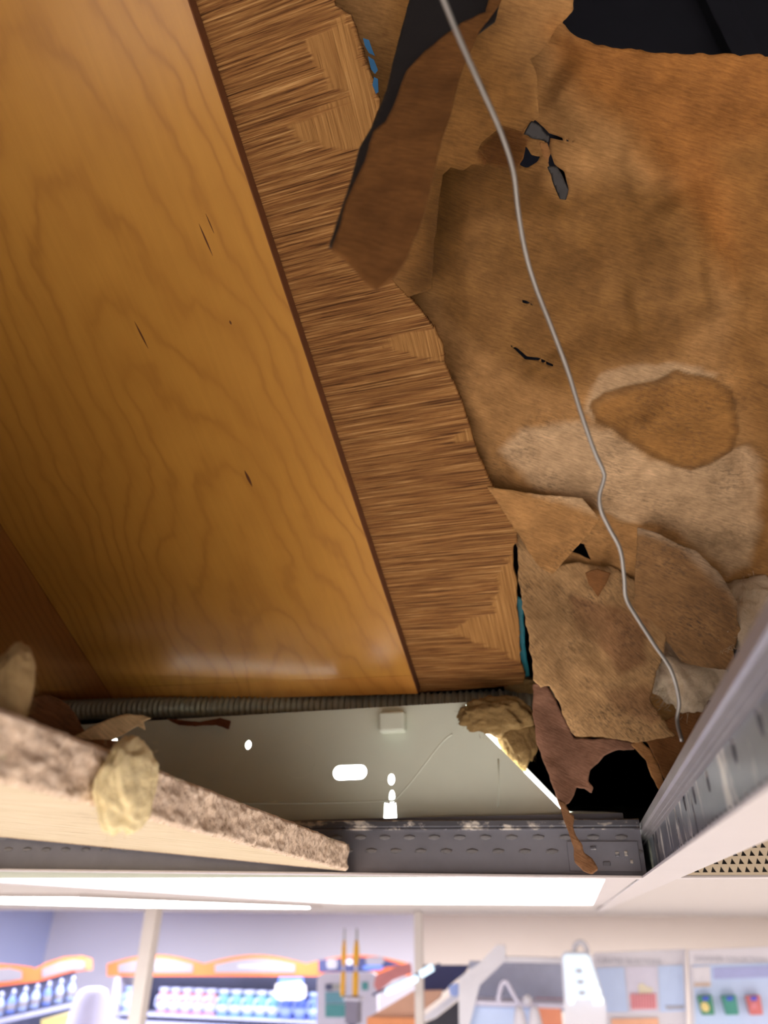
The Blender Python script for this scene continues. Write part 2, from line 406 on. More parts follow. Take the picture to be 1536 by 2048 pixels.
prof_extrude('flange_cap', [(XW-.012, H), (XW+.012, H), (XW+.012, H+.0012), (XW-.012, H+.0012)], -.5, 3.2, M_WHITE, mt)
# web with punched slots, in (y, z)
slots = []
for (px, py, hw, hh) in ((1521, 1432, .0016, .0058), (1469, 1492, .0018, .0056), (1417, 1555, .0018, .0055), (1389, 1581, .0020, .0058), (1370, 1597, .0018, .0058), (1352, 1622, .0016, .0050), (1393, 1637, .0011, .0098)):
    p = at_x(px, py, XW); hw *= 1.7; slots.append([(p[1]+hw*math.cos(a), p[2]+hh*math.sin(a)) for a in [k*math.pi/7 for k in range(14)]])
Mw = Matrix(((0, 0, 1, XW), (1, 0, 0, 0), (0, 1, 0, 0), (0, 0, 0, 1)))
plate('web', [[(-.5, H+.001), (3.2, H+.001), (3.2, H+.0275), (-.5, H+.0275)]]+slots, .0011, M_GALV, mt, Mw)
# stitched dimples low on the web
dm = None
for i in range(34):
    y = .165+i*.0095
    for j, dz in enumerate((.0062, .0088)):
        M = Matrix.Translation((XW-.0006, y+j*.004, H+dz)) @ Matrix.Diagonal((.0005, .0016, .0008, 1))
        if dm is None:
            bm = bmesh.new(); bmesh.ops.create_icosphere(bm, subdivisions=1, radius=1); o = from_bm('stitch_dimple', bm, M_GALV, mt, M, True); dm = o.data
        else: put(bpy.data.objects.new('stitch_dimple', dm), mt, M)

YC = .556                      # near edge of the cross tee flange
def cross_tee(label, xa, xb, za, zb, dim):
    """a cross tee from (xa, za) to (xb, zb) at y = YC .. YC+.024, sagging slightly"""
    ct = root('cross_grid_tee', ((xa+xb)/2, YC+.012, (za+zb)/2), label, 'grid tee')
    a = math.atan2(za-zb, xb-xa); L = math.hypot(xb-xa, zb-za)
    M = Matrix.Translation((xa, YC+.012, za)) @ Matrix.Rotation(a, 4, 'Y')
    def ex(name, prof, m):
        n = len(prof); v = [(0, y, z) for y, z in prof]+[(L, y, z) for y, z in prof]
        f = [(i, (i+1) % n, n+(i+1) % n, n+i) for i in range(n)]+[tuple(range(n)), tuple(range(n, 2*n))[::-1]]
        return mesh_obj(name, v, f, m, ct, M)
    ex('flange', [(-.012, 0), (.012, 0), (.012, .0012), (-.012, .0012)], M_WHITE)
    ex('web', [(-.0009, .001), (.0009, .001), (.0009, .031), (-.0009, .031)], M_GALV2)
    ex('bulb', [(-.0032, .031), (-.004, .0318), (-.0032, .0328), (-.0042, .0338), (-.0042, .0372), (-.0034, .038), (.0034, .038), (.0042, .0372), (.0042, .0318), (.0034, .031)], M_GALV)
    if dim:
        n = int(L/.0195)
        for i in range(n):
            for j, dz in enumerate((.0262, .0168)):
                put(bpy.data.objects.new('stitch_dimple', dm), ct, M @ Matrix.Translation((.008+i*.0195+(j*.009), -.0010, dz)) @ Matrix.Diagonal((.0052, .0013, .0020, 1)))
    return ct, M, L
ct, Mct, Lct = cross_tee('galvanised cross tee with two rows of dimples under the light housing', -.62, XW-.008, .0330, .0243, True)
cross_tee('cross tee end beyond the main tee at the far right', XW+.002, .675, .0243, .0262, False)
# hanging end clip where the cross tee meets the main tee
clip = box('end_clip', Lct-.052, Lct-.003, -.0022, -.0010, .004, .0235, M_GALV2, ct, Mct, .0004)
for (dx, dz, w, h_) in ((-.034, .019, .004, .0022), (-.018, .015, .0026, .003), (-.026, .009, .005, .0028), (-.012, .0155, .0022, .0032), (-.009, .0105, .002, .0026)):
    box('clip_tab', Lct+dx-w/2, Lct+dx+w/2, -.0034, -.0020, dz-h_/2, dz+h_/2, M_GALV, ct, Mct, .0004)

# perforated metal grille in the next bay, right of the main tee
lv = root('perforated_grille', (.16, YC-.006, H+.0014), 'tan metal grille with small triangular holes beside the main tee at far right', 'grille')
tri = []
for r_ in range(5):
    for k in range(34):
        x = .069+k*.0052+(r_ % 2)*.0026; z = H+.0030+r_*.0048; tri.append([(x, z), (x+.0034, z), (x+.0017, z+.0036)])
BG = Basis((0, YC-.005, 0), (1, 0, 0), (0, 0, 1))
plate('grille_plate', [[(.0662, H+.0014), (.252, H+.0014), (.252, H+.0275), (.0662, H+.0275)]]+tri, .0008, plain('grille_metal', (208, 192, 164), .5, .2), lv, BG.mat())
box('grille_backing', .0662, .252, YC-.0035, YC-.0025, H+.0014, H+.0275, M_ASPHALT, lv)
box('light_block_sheet', .0662, .252, .05, YC-.004, H+.0275, H+.0290, M_ASPHALT, lv)  # unseen black sheet added to keep light from behind the tee slots
tl = box('ceiling_tile', XW+.004, .674, YC+.014, 1.80, H+.0014, H+.018, M_CEIL); tag(tl, 'pale whole ceiling tile behind the far right cross tee', 'ceiling tile')

# ------------------------------------------------------------------ troffer (fluorescent light fixture) behind the cross tee
YT = .586
tr = root('ceiling_light', (-.26, YT+.6, H), 'fluorescent light fixture with grey-green housing end and glowing lens under the wood panel', 'ceiling light')
BT = Basis((0, YT, 0), (1, 0, 0), (0, 0, 1))        # u = x, v = z
def bt(*L): return [BT.px(x, y) for x, y in L]
def circ(c, r, n=16, ry=None): return [(c[0]+r*math.cos(2*math.pi*k/n), c[1]+(ry or r)*math.sin(2*math.pi*k/n)) for k in range(n)]
def stadium(c, w, h_):
    r = h_/2; return [(c[0]+(w/2-r)*s+r*math.cos(a), c[1]+r*math.sin(a)) for s, rng in ((1, range(-4, 5)), (-1, range(4, 13))) for a in [k*math.pi/8 for k in rng]]
zt = BT.px(768, 1418)[1]; zb = H+.002
edge_hi = BT.px(952, 1448); edge_lo = BT.px(1122, 1622)
outer = [(-.585, zb), (.034, zb), (.034, edge_lo[1]-.002), (edge_lo[0]+.010, edge_lo[1]-.0005), (edge_lo[0]+.003, edge_lo[1]-.002), edge_hi, (edge_hi[0]-.008, zt), (-.50, zt), (-.585, zb+.02)]
s1 = BT.px(700, 1545); s2 = BT.px(497, 1490); s3 = BT.px(783, 1559); s4 = BT.px(780, 1622); s5 = BT.px(783, 1600); s6 = BT.px(228, 1484)
holes = [stadium(s1, .0300, .0118), stadium(s2, .0058, .0082), circ(s3, .0030, 10, .0045), [(s4[0]-.0052, s4[1]-.0062), (s4[0]+.0058, s4[1]-.0062), (s4[0]+.005, s4[1]+.0062), (s4[0]-.0045, s4[1]+.0062)], circ((s5[0]+.0005, s5[1]+.0022), .0026, 10, .0055), circ(s6, .004, 10)]
ep = plate('end_plate', [outer]+holes, .0012, M_ENAMEL, tr, BT.mat())
# embossed rib, knockouts and tab on the end plate
def ribbon(name, pts, r, m, par): return tube(name, [(p[0], YT-.0002, p[1]) for p in pts], r, m, par, None, 6)
r1 = [BT.px(*p) for p in ((430, 1606), (600, 1606), (760, 1602), (800, 1590), (880, 1490), (905, 1468))]
ribbon('embossed_rib', smooth_path([(p[0], p[1], 0) for p in r1], 6), .0009, M_ENAMEL, ep)
for (px, py, r) in ((600, 1522, .0138), (350, 1530, .0130)):
    c = BT.px(px, py); pts = [(c[0]+r*math.cos(a), c[1]+r*math.sin(a)) for a in [k*math.pi/20 for k in range(-18, 22)]]
    ribbon('knockout', pts, .00055, M_ENAMEL, ep)
c = [BT.px(*p) for p in ((745, 1632), (740, 1600), (741, 1562), (768, 1560))]
ribbon('pressed_seam', c, .0005, M_ENAMEL, ep)
c = [BT.px(*p) for p in ((997, 1518), (998, 1560), (996, 1615))]; ribbon('pressed_seam', c, .0009, M_ENAMEL, ep)
t0 = BT.px(764, 1470); t1 = BT.px(814, 1428); box('bent_tab', t0[0], t1[0], YT-.012, YT-.001, t0[1], t1[1], M_ENAMEL, tr, None, .002)
# housing shell (trapezoid, open below), the light shows through the gap beside the end plate
def shell(y0, y1, t=.0008):
    A = [(-.588, zb+.002), (-.50, zt+.001), (edge_hi[0]+.001, zt+.001), (edge_hi[0]+.0040, edge_hi[1]+.002), (edge_lo[0]+.0062, edge_lo[1]-.001), (.033, edge_lo[1]-.006), (.033, zb+.002)]
    v = []; f = []
    for y in (y0, y1):
        for x, z in A: v.append((x, y, z))
        for x, z in A: v.append((x, y, z+.0012))
    n = len(A)
    for i in range(n-1):
        f += [(i, i+1, 2*n+i+1, 2*n+i), (n+i, 3*n+i, 3*n+i+1, n+i+1), (i, n+i, n+i+1, i+1), (2*n+i, 2*n+i+1, 3*n+i+1, 3*n+i)]
    return mesh_obj('housing', v, f, M_ENAMEL_IN, tr)
shell(YT+.004, YT+1.215)
for x0_, x1_, yy_ in ((-.50, -.40, .014), (-.40, -.21, .0026), (-.21, edge_hi[0]-.006, .014)): box('top_flange', x0_, x1_, YT-.0006, YT+yy_, zt-.0006, zt+.0016, M_ENAMEL, tr)
box('far_end_plate', -.585, .03, YT+1.2, YT+1.202, zb, zt, M_ENAMEL, tr)
box('lower_lip', -.588, .036, YT-.010, YT-.004, H+.0386, H+.0435, M_GALV2, tr)
# glowing lens: shallow sag, with a frame
nx, ny = 24, 40; lx0, lx1, ly0, ly1 = -.555, .020, YT+.004, YT+1.19
v = []; f = []
for i in range(nx+1):
    for j in range(ny+1):
        x = lx0+(lx1-lx0)*i/nx; y = ly0+(ly1-ly0)*j/ny
        v.append((x, y, H+.0032-.007*math.sin(math.pi*i/nx)*math.sin(math.pi*j/ny)))
for i in range(nx):
    for j in range(ny): a = i*(ny+1)+j; f.append((a, a+1, a+ny+2, a+ny+1))
ln_ = mesh_obj('lens', v, f, M_LENS, tr, None, True)
for nm, b in (('lens_frame', (-.588, -.553, YT, YT+1.21)), ('lens_frame', (.018, .0409, YT, YT+1.21)), ('lens_frame', (-.588, .036, YT+1.186, YT+1.215))):
    box(nm, b[0], b[1], b[2], b[3], H+.0015, H+.0045, M_WHITE, tr)
# another fixture further off on the left
t2 = root('ceiling_light', (-1.1, 1.7, H), 'distant lit ceiling light fixture at far left, beyond the nearer glowing lens', 'ceiling light')
p0 = at_z(70, 1800, H); 
box('lens', -1.40, -.83, 1.15, 2.33, H-.004, H+.002, M_LENS, t2, None, .002)
box('lens_frame', -1.43, -.80, 1.12, 2.36, H-.0015, H+.004, M_WHITE, t2)

# ------------------------------------------------------------------ wooden boards leaning in the opening
_d = -nrm(ray(1496, 3377)); _n = np.cross(ray(225, 1400), ray(1040, 1372)); _e = nrm(np.cross(_n, _d))
_O = at_y(835, 1386, .60)
BW = Basis(_O, -_e, _d)
def shift(B, w): return Basis(B.O+w*B.N, B.U, B.V)
UL = BW.px(225, 1400)[0]
TB = .0085
BWf = shift(BW, -TB/2)
mb = root('maple_board', tuple(BW.O), 'wide smooth varnished golden maple board with flame grain', 'board')
vt = .022
plate('panel', [[(UL+.0012, vt), (0, vt), (0, .80), (UL+.0012, .80)]], TB, M_MAPLE, mb, BWf.mat())
plate('end_strip', [[(UL+.0012, .001), (0, -.001), (0, vt-.0003), (UL+.0012, vt-.0003)]], TB-.0002, M_STRIP, mb, BWf.mat())
plate('edge_band', [[(0, -.001), (.0008, -.001), (.0008, .80), (0, .80)]], TB, M_EDGE, mb, BWf.mat())
for (px, py, L, W) in ((497, 957, .0150, .0022), (283, 670, .020, .0012), (412, 480, .020, .0010), (461, 645, .003, .0012), (420, 447, .012, .0006)):
    c = BW.px(px, py); pl = [(c[0]+W/2*math.sin(math.pi*k/8)*(1 if s else -1)+(-.06)*(k/8-.5)*L, c[1]+L*(k/8-.5)) for s in (0, 1) for k in (range(9) if s else range(8, 0, -1))]
    plate('mineral_streak', [pl], .0004, M_STEM, mb, shift(BW, .0001).mat())
mb2 = root('maple_board', tuple(BW.O+BW.U*UL), 'darker reddish varnished board at the left edge, glossy', 'board')
plate('panel', [[(UL-.42, vt), (UL-.0012, vt), (UL-.0012, .80), (UL-.42, .80)]], TB, M_MAPLE2, mb2, shift(BW, -TB/2-.0012).mat())
plate('end_strip', [[(UL-.42, .000), (UL-.0012, .001), (UL-.0012, vt-.0003), (UL-.42, vt-.0003)]], TB, M_MAPLE2, mb2, shift(BW, -TB/2-.0012).mat())
# torn plywood behind the board
BP = shift(BW, -TB-.0012)
right = [(655, -60), (668, 10), (700, 30), (712, 70), (722, 100), (740, 150), (752, 190), (756, 215), (745, 250), (735, 300), (735, 380), (745, 450), (765, 520), (790, 570), (820, 598), (842, 622), (862, 652), (884, 690), (887, 722), (900, 752), (922, 800), (938, 850), (948, 890), (962, 925), (985, 975), (1003, 1000), (1022, 1038), (1034, 1062), (1034, 1085), (1026, 1092), (1026, 1140), (1034, 1165), (1033, 1210), (1038, 1260), (1040, 1322), (1050, 1350), (1046, 1368), (1000, 1374), (930, 1380), (836, 1386), (700, 1386), (520, 1390)]
po = BP.pts(right)+[(-.14, .80), (.02, .80)]
po = po[:-2]+[(-.14, .72), (-.02, .72)]
po = rag(po, .0007, .0022, 3, skip=(len(po)-1, len(po)-2, len(po)-3))
patches = [[(690, 30), (640, 60), (600, 75), (625, 120), (648, 160), (700, 190), (570, 250), (640, 290), (740, 300), (760, 210), (720, 90)],
           [(765, 690), (810, 676), (870, 668), (888, 690), (890, 726), (850, 722), (820, 708)], [(905, 868), (945, 855), (950, 875), (915, 878)],
           [(1000, 1150), (1030, 1090), (1040, 1170), (1046, 1330), (1000, 1300), (960, 1290), (900, 1265), (935, 1240), (985, 1225)]]
patches = [rag(BP.pts(p), .0016, .004, 9+i) for i, p in enumerate(patches)]
def pmask(u, v):
    mk = np.zeros_like(u)
    for p in patches: mk = np.maximum(mk, sstep(.0012, -.0012, sdf(p, u, v)+.007*fbm(u*6, v*380, 4, 2)))
    return mk
def ply_h(u, v):
    mk = pmask(u, v)
    g = fbm(u*18, v*520, 2, 3); g2 = fbm(u*420, v*14, 6, 3)
    return -.0006*mk+(1-mk)*.0007*g+mk*.0004*g2+.0012*fbm(u*8, v*25, 12, 2)
ply = sheet('plywood_sheet', BP, po, M_PLY, None, (), .0011, ply_h, lambda u, v: np.stack([pmask(u, v)]*3, 1), .004)
tag(ply, 'rough brown plywood sheet with torn ribbed cross grain beside the maple board', 'plywood')

# ------------------------------------------------------------------ kraft paper facing, torn
BK = shift(BW, -.0245)
def kp(*L): return BK.pts(L)
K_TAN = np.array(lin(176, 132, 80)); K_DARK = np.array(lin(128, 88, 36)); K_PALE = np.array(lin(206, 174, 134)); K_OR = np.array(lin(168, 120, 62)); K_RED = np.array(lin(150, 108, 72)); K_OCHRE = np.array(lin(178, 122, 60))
def blend(c, mk, col): return c*(1-mk[:, None])+col*mk[:, None]
def soft(poly, u, v, w, seed, amp=.004, fr=60):
    return sstep(w, -w, sdf(poly, u, v)+amp*fbm(u*fr, v*fr, seed, 4))
st_big = kp((880, 330), (1000, 350), (1130, 385), (1190, 362), (1260, 350), (1340, 372), (1400, 430), (1440, 520), (1430, 620), (1350, 700), (1200, 730), (1150, 780), (1000, 740), (880, 640), (840, 560))
st_pale = kp((1040, 850), (1150, 830), (1220, 840), (1250, 870), (1300, 905), (1380, 930), (1440, 905), (1500, 895), (1530, 930), (1520, 1060), (1500, 1130), (1460, 1150), (1350, 1060), (1250, 1040), (1180, 1000), (1060, 960), (1000, 900))
st_band = kp((1180, 770), (1200, 735), (1260, 720), (1330, 718), (1400, 722), (1428, 738), (1418, 755), (1360, 745), (1330, 755), (1260, 765), (1200, 790), (1185, 830), (1165, 810))
st_oval = kp((1178, 800), (1183, 786), (1207, 769), (1255, 755), (1322, 745), (1351, 729), (1375, 738), (1423, 748), (1456, 772), (1480, 858), (1466, 906), (1423, 920), (1380, 933), (1341, 925), (1303, 903), (1255, 868), (1226, 844), (1193, 832), (1181, 815))
st_patch = kp((955, 300), (985, 272), (1010, 258), (1045, 265), (1045, 275), (1055, 282), (1050, 320), (1040, 337), (1000, 332), (975, 328))
st_right = kp((1440, 300), (1640, 250), (1640, 1150), (1490, 1160), (1500, 1000), (1530, 930), (1480, 820), (1450, 700), (1475, 560))
st_bot = kp((1140, 1190), (1240, 1210), (1300, 1240), (1290, 1330), (1240, 1350), (1200, 1290), (1150, 1260))
st_top = kp((1150, 190), (1250, 260), (1340, 380), (1420, 520), (1470, 560), (1640, 480), (1640, 60), (1100, 60))
st_olive = kp((760, -60), (900, -60), (1000, 60), (1080, 160), (1060, 330), (960, 400), (900, 560), (820, 600), (700, 420))
shade_dk2 = kp((880, 335), (930, 330), (1000, 335), (1090, 330), (1120, 420), (1040, 440), (940, 420), (880, 560), (850, 560))
tear1 = kp((1016, 685), (1032, 696), (1050, 712), (1075, 713), (1108, 722), (1112, 719), (1076, 708), (1054, 706), (1036, 692))
def kraft_c(u, v):
    c = np.tile(K_TAN, (len(u), 1))
    c = blend(c, soft(st_top, u, v, .012, 31), K_OCHRE*np.array([.86, .82, .8]))
    c = blend(c, soft(st_right, u, v, .010, 32)*.75, K_OR*.85)
    c = blend(c, soft(st_olive, u, v, .016, 33)*.7, np.array(lin(130, 88, 32)))
    s = sdf(st_big, u, v)+.005*fbm(u*50, v*50, 34, 4); mk = sstep(.008, -.010, s)
    c = blend(c, mk*.8*(.65+.35*np.clip(.5+fbm(u*30, v*30, 41, 3), 0, 1)), K_DARK*np.array([.82, .82, .75]))
    c = blend(c, soft(st_pale, u, v, .004, 35)*.85, K_PALE)
    c = blend(c, soft(st_band, u, v, .0025, 36)*.8, K_PALE)
    s = sdf(st_oval, u, v)+.0025*fbm(u*90, v*90, 37, 4)
    c = blend(c, sstep(.0008, -.0012, s)*.9, K_OR)
    rim = sstep(-.007, -.0006, s)*sstep(.0014, -.0004, s); c = c*(1-.38*rim[:, None])
    c = blend(c, soft(st_bot, u, v, .003, 38)*.7, K_RED)
    c = blend(c, soft(shade_dk2, u, v, .006, 39)*.75, K_DARK*.66)  # dark brown piece below the torn layer, its shade put into the colour
    c = blend(c, soft(st_patch, u, v, .0012, 47, .0015)*.8, np.array(lin(104, 62, 20)))
    c = c*(1+.22*fbm(u*22, v*22, 40, 4))[:, None]
    sp = np.clip(.18+.8*sstep(-.04, .06, .27-v)+.3*fbm(u*25, v*25, 43, 2), .05, 1)
    return np.concatenate([np.clip(c, 0, 1), sp[:, None]], 1)
def ridge(u, v, a, b, wd, amp):
    a = np.array(a); b = np.array(b); d = b-a; L = np.linalg.norm(d); d = d/L
    t = np.clip((u-a[0])*d[0]+(v-a[1])*d[1], 0, L); dd = np.hypot(u-a[0]-t*d[0], v-a[1]-t*d[1])
    return amp*np.exp(-(dd/wd)**2)*sstep(0, .15, t/L)*sstep(1, .85, t/L)
cre = [((1100, 150), (1340, 380), .012, .010), ((1340, 380), (1480, 620), .014, .008), ((1480, 560), (1600, 900), .012, .012), ((880, 300), (876, 600), .014, -.006), ((880, 560), (900, 760), .012, -.006), ((1225, 845), (1500, 790), .010, .006),
       ((1040, 838), (1225, 848), .004, .003), ((1000, 950), (1180, 1000), .010, .005), ((1420, 300), (1536, 680), .018, -.009), ((1480, 880), (1536, 1050), .010, -.008), ((1080, 1180), (1130, 1400), .010, .008), ((1180, 1000), (1300, 1050), .006, .006), ((1090, 700), (1180, 820), .02, .004), ((1250, 620), (1420, 560), .02, .006), ((1130, 60), (1060, 330), .012, -.006)]
cre = [(BK.px(*a), BK.px(*b), w, h_) for a, b, w, h_ in cre]
HM = kp((985, 960), (1160, 985), (1200, 1035), (1150, 1085), (1105, 1122), (1050, 1090))
def kraft_h(u, v):
    h_ = .007*fbm(u*9, v*9, 21, 3)+.0026*fbm(u*38, v*38, 22, 3)+.0006*fbm(u*140, v*140, 23, 2)-.0040*np.abs(fbm(u*16+.3*v*16, v*16, 24, 2))-.0020*np.abs(fbm(u*40, v*40, 25, 2))
    for a, b, w, k in cre: h_ = h_+ridge(u, v, a, b, w, k)
    h_ = h_+.012*np.exp(-((u-.20)**2+(v-.25)**2)/.006)-.020*sstep(.36, .46, v)
    e = sstep(.115, .07, u)*sstep(.05, .12, v); h_ = h_-.006*e
    return np.minimum(h_, .018-.03*sstep(.12, .06, u))
kro = kp((640, -140), (1140, -140), (1150, -5), (1135, 20), (1120, 42), (1160, 72), (1240, 96), (1340, 104), (1440, 108), (1536, 110), (1700, 115), (1700, 1120), (1560, 1140), (1540, 1160), (1515, 1150), (1498, 1170), (1490, 1190), (1478, 1180), (1470, 1210), (1440, 1260), (1420, 1330), (1450, 1400), (1420, 1500), (1370, 1570), (1345, 1540), (1320, 1500), (1275, 1470), (1262, 1490), (1200, 1478), (1150, 1478), (1138, 1450), (1128, 1410), (1110, 1390), (1098, 1360), (1082, 1300), (1066, 1230), (1052, 1170), (1044, 1100), (960, 1000), (860, 760), (780, 600), (700, 400), (640, 200))
kro = rag(kro, .0016, .0025, 51)
hole1 = rag(kp((1038, 332), (1046, 320), (1050, 295), (1062, 312), (1080, 316), (1074, 326), (1054, 338)), .0004, .002, 52)
hole2 = rag(kp((1046, 268), (1064, 241), (1080, 254), (1098, 270), (1148, 286), (1100, 280), (1098, 300), (1108, 330), (1128, 345), (1138, 380), (1128, 398), (1112, 372), (1096, 330), (1088, 284), (1060, 280)), .0004, .002, 53)
hole3 = rag(kp((1112, 1108), (1140, 1086), (1168, 1092), (1182, 1122), (1160, 1112), (1135, 1104)), .0004, .002, 54)
hole4 = kp((1290, 1046), (1318, 1046), (1350, 1056), (1400, 1078), (1450, 1130), (1466, 1160), (1480, 1185), (1455, 1190), (1440, 1140), (1380, 1080), (1320, 1054))
tear2 = kp((1040, 598), (1052, 600), (1070, 610), (1056, 606), (1046, 605))
ks = root('kraft_paper_facing', tuple(BK.O+BK.U*.2+BK.V*.2), 'large torn and water-stained brown kraft paper facing hanging at the upper right', 'paper')
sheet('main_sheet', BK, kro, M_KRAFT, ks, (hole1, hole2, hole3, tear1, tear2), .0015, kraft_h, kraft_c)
def kmul(k, seed, sp=None):
    k = np.array(k)
    def f_(u, v):
        c = kraft_c(u, v); c[:, :3] = np.clip(c[:, :3]*k*(1+.15*fbm(u*60, v*60, seed, 3))[:, None], 0, 1)
        if sp is not None: c[:, 3] = sp
        return c
    return f_
def flat_c(col, seed, var=.25, sp=.5):
    col = np.array(col)
    def f_(u, v):
        c = np.tile(col, (len(u), 1))*(1+var*fbm(u*40, v*40, seed, 4))[:, None]
        return np.concatenate([np.clip(c, 0, 1), np.full((len(u), 1), sp)], 1)
    return f_
def flap(name, pxs, w0, hf, col, mat=None, seed=60, step=.0013, par=None, ragamp=.0008, sp=.6, basis=None):
    B = basis or shift(BK, w0)
    return sheet(name, B, rag(B.pts(pxs), ragamp, .0022, seed), mat or M_KRAFT_B, par or ks, (), step, hf, col if callable(col) else flat_c(col, seed, sp=sp))
# upper left torn layer
L4 = [(880, -60), (1150, -60), (1146, 20), (1110, 60), (1085, 100), (1060, 118), (1074, 150), (1076, 200), (1078, 232), (1060, 248), (1044, 262), (1005, 250), (985, 268), (962, 286), (956, 300), (975, 322), (968, 334), (945, 330), (925, 342), (900, 335), (884, 350), (870, 480), (862, 580), (800, 600), (760, 500), (800, 300)]
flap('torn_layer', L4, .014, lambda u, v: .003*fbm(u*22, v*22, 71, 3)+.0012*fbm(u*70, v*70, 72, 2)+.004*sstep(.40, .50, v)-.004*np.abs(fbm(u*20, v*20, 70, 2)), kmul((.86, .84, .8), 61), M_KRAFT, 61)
B3 = shift(BK, .016)
flap('curled_scrap', [(1046, 268), (1062, 242), (1080, 254), (1100, 272), (1096, 286), (1062, 278)], .018, lambda u, v: .002*fbm(u*60, v*60, 73, 2), lin(96, 88, 78), M_FOIL, 62, .001)
flap('curled_scrap', [(1094, 332), (1112, 334), (1124, 350), (1138, 378), (1132, 400), (1120, 398), (1108, 370)], .018, lambda u, v: .003*fbm(u*60, v*60, 74, 2), lin(96, 88, 78), M_FOIL, 63, .001)
flap('curled_scrap', [(1078, 284), (1094, 286), (1102, 306), (1096, 326), (1084, 312)], .018, lambda u, v: .003*fbm(u*60, v*60, 75, 2), lin(150, 105, 60), M_KRAFT, 64, .001)
# lower flaps
c1 = BK.px(1105, 1118); c0 = BK.px(1090, 990)
def h_f1(u, v): t = sstep(c0[1], c1[1], v); return .004+.016*t*t+.0015*fbm(u*50, v*50, 76, 3)
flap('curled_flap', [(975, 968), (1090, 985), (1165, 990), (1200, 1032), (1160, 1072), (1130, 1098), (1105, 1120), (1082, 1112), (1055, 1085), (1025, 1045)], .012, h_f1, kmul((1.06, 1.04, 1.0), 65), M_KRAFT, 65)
d0 = BK.px(1280, 1060); d1 = BK.px(1420, 1230)
def h_f2(u, v):
    t = np.clip((u-d0[0])/(d1[0]-d0[0]), 0, 1.3); s = np.clip((d0[1]-v)/(d0[1]-d1[1]), 0, 1.3)
    return .004+.020*t*s+.006*t+.006*s+.0025*fbm(u*30, v*30, 77, 3)
flap('peeled_flap', [(1274, 1046), (1310, 1056), (1345, 1072), (1385, 1084), (1425, 1112), (1448, 1140), (1457, 1160), (1455, 1185), (1462, 1200), (1446, 1232), (1448, 1258), (1432, 1268), (1395, 1276), (1355, 1284), (1335, 1262), (1300, 1235), (1265, 1200), (1270, 1120)], .012, h_f2, kmul((.66, .67, .74), 66, 1.), M_KRAFT_B, 66)
flap('triangular_scrap', [(1170, 1146), (1195, 1138), (1222, 1148), (1214, 1165), (1196, 1196), (1180, 1170)], .019, lambda u, v: .002*fbm(u*60, v*60, 78, 2), lin(126, 84, 44), M_KRAFT, 67, .001)
def w3(B, x, y): u_, v_ = B.px(x, y); return B.O+B.U*u_+B.V*v_
_p1, _p2, _p3 = w3(shift(BK, .010), 1040, 1110), w3(shift(BK, .010), 1300, 1190), at_y(1180, 1480, .546)
BLL = Basis(_p3, _p2-_p1, (_p1+_p2)/2-_p3)
st_l1 = BLL.pts([(1140, 1190), (1240, 1210), (1300, 1240), (1290, 1330), (1240, 1350), (1200, 1290), (1150, 1260)]); st_l2 = BLL.pts([(1040, 1180), (1110, 1170), (1200, 1260), (1200, 1340), (1120, 1340), (1070, 1280)]); st_l3 = BLL.pts([(1200, 1380), (1300, 1370), (1350, 1420), (1300, 1450), (1230, 1420)])
def low_c(u, v):
    c = np.tile(np.array(lin(192, 154, 106)), (len(u), 1)); c = blend(c, soft(st_l1, u, v, .003, 38)*.75, K_RED*.95); c = blend(c, soft(st_l2, u, v, .008, 44)*.6, np.array(lin(150, 118, 78))); c = blend(c, soft(st_l3, u, v, .004, 45)*.6, K_RED*.9)
    c = c*(1+.28*fbm(u*30, v*30, 46, 4))[:, None]
    return np.concatenate([np.clip(c, 0, 1), np.full((len(u), 1), .8)], 1)
flap('lower_layer', [(1032, 1050), (1060, 1060), (1095, 1110), (1115, 1130), (1150, 1124), (1185, 1132), (1220, 1130), (1290, 1170), (1340, 1240), (1330, 1300), (1300, 1400), (1350, 1470), (1300, 1482), (1262, 1486), (1200, 1474), (1150, 1474), (1134, 1446), (1128, 1430), (1118, 1405), (1100, 1372), (1082, 1376), (1068, 1360), (1062, 1310), (1050, 1240), (1040, 1180)], 0, lambda u, v: .003*fbm(u*20, v*20, 79, 3)+.001*fbm(u*80, v*80, 80, 2)-.003*np.abs(fbm(u*24, v*24, 94, 2)), low_c, M_KRAFT_B, 68, ragamp=.0020, basis=BLL)
# hanging bottom pieces: on a steep plane in front of the fixture
BH = Basis(at_y(1200, 1560, .566), (1, 0, 0), (0, .10, 1))
def fl_h(name, pxs, w0, hf, col, mat, seed, step=.0012, ragamp=.0010, sp=.3):
    return flap(name, pxs, 0, hf, col, mat, seed, step, ks, ragamp, sp, shift(BH, w0))
fl_h('hanging_fold', [(1066, 1370), (1090, 1366), (1110, 1395), (1134, 1446), (1148, 1472), (1200, 1478), (1262, 1484), (1275, 1472), (1268, 1498), (1235, 1502), (1208, 1512), (1192, 1528), (1180, 1536), (1176, 1558), (1187, 1572), (1182, 1584), (1168, 1572), (1152, 1570), (1148, 1588), (1138, 1606), (1128, 1612), (1116, 1604), (1105, 1572), (1090, 1530), (1074, 1490), (1066, 1430)], .004, lambda u, v: .004*fbm(u*30, v*30, 81, 3)+.004*np.sin(u*120), lin(170, 128, 104), M_KRAFT, 69)
fl_h('hanging_tail', [(1114, 1598), (1132, 1606), (1140, 1625), (1148, 1632), (1146, 1650), (1152, 1672), (1164, 1688), (1168, 1706), (1186, 1716), (1196, 1738), (1184, 1748), (1166, 1742), (1150, 1724), (1148, 1694), (1134, 1656), (1124, 1624)], .020, lambda u, v: .003*fbm(u*40, v*40, 82, 2), lin(150, 110, 76), M_KRAFT, 70)
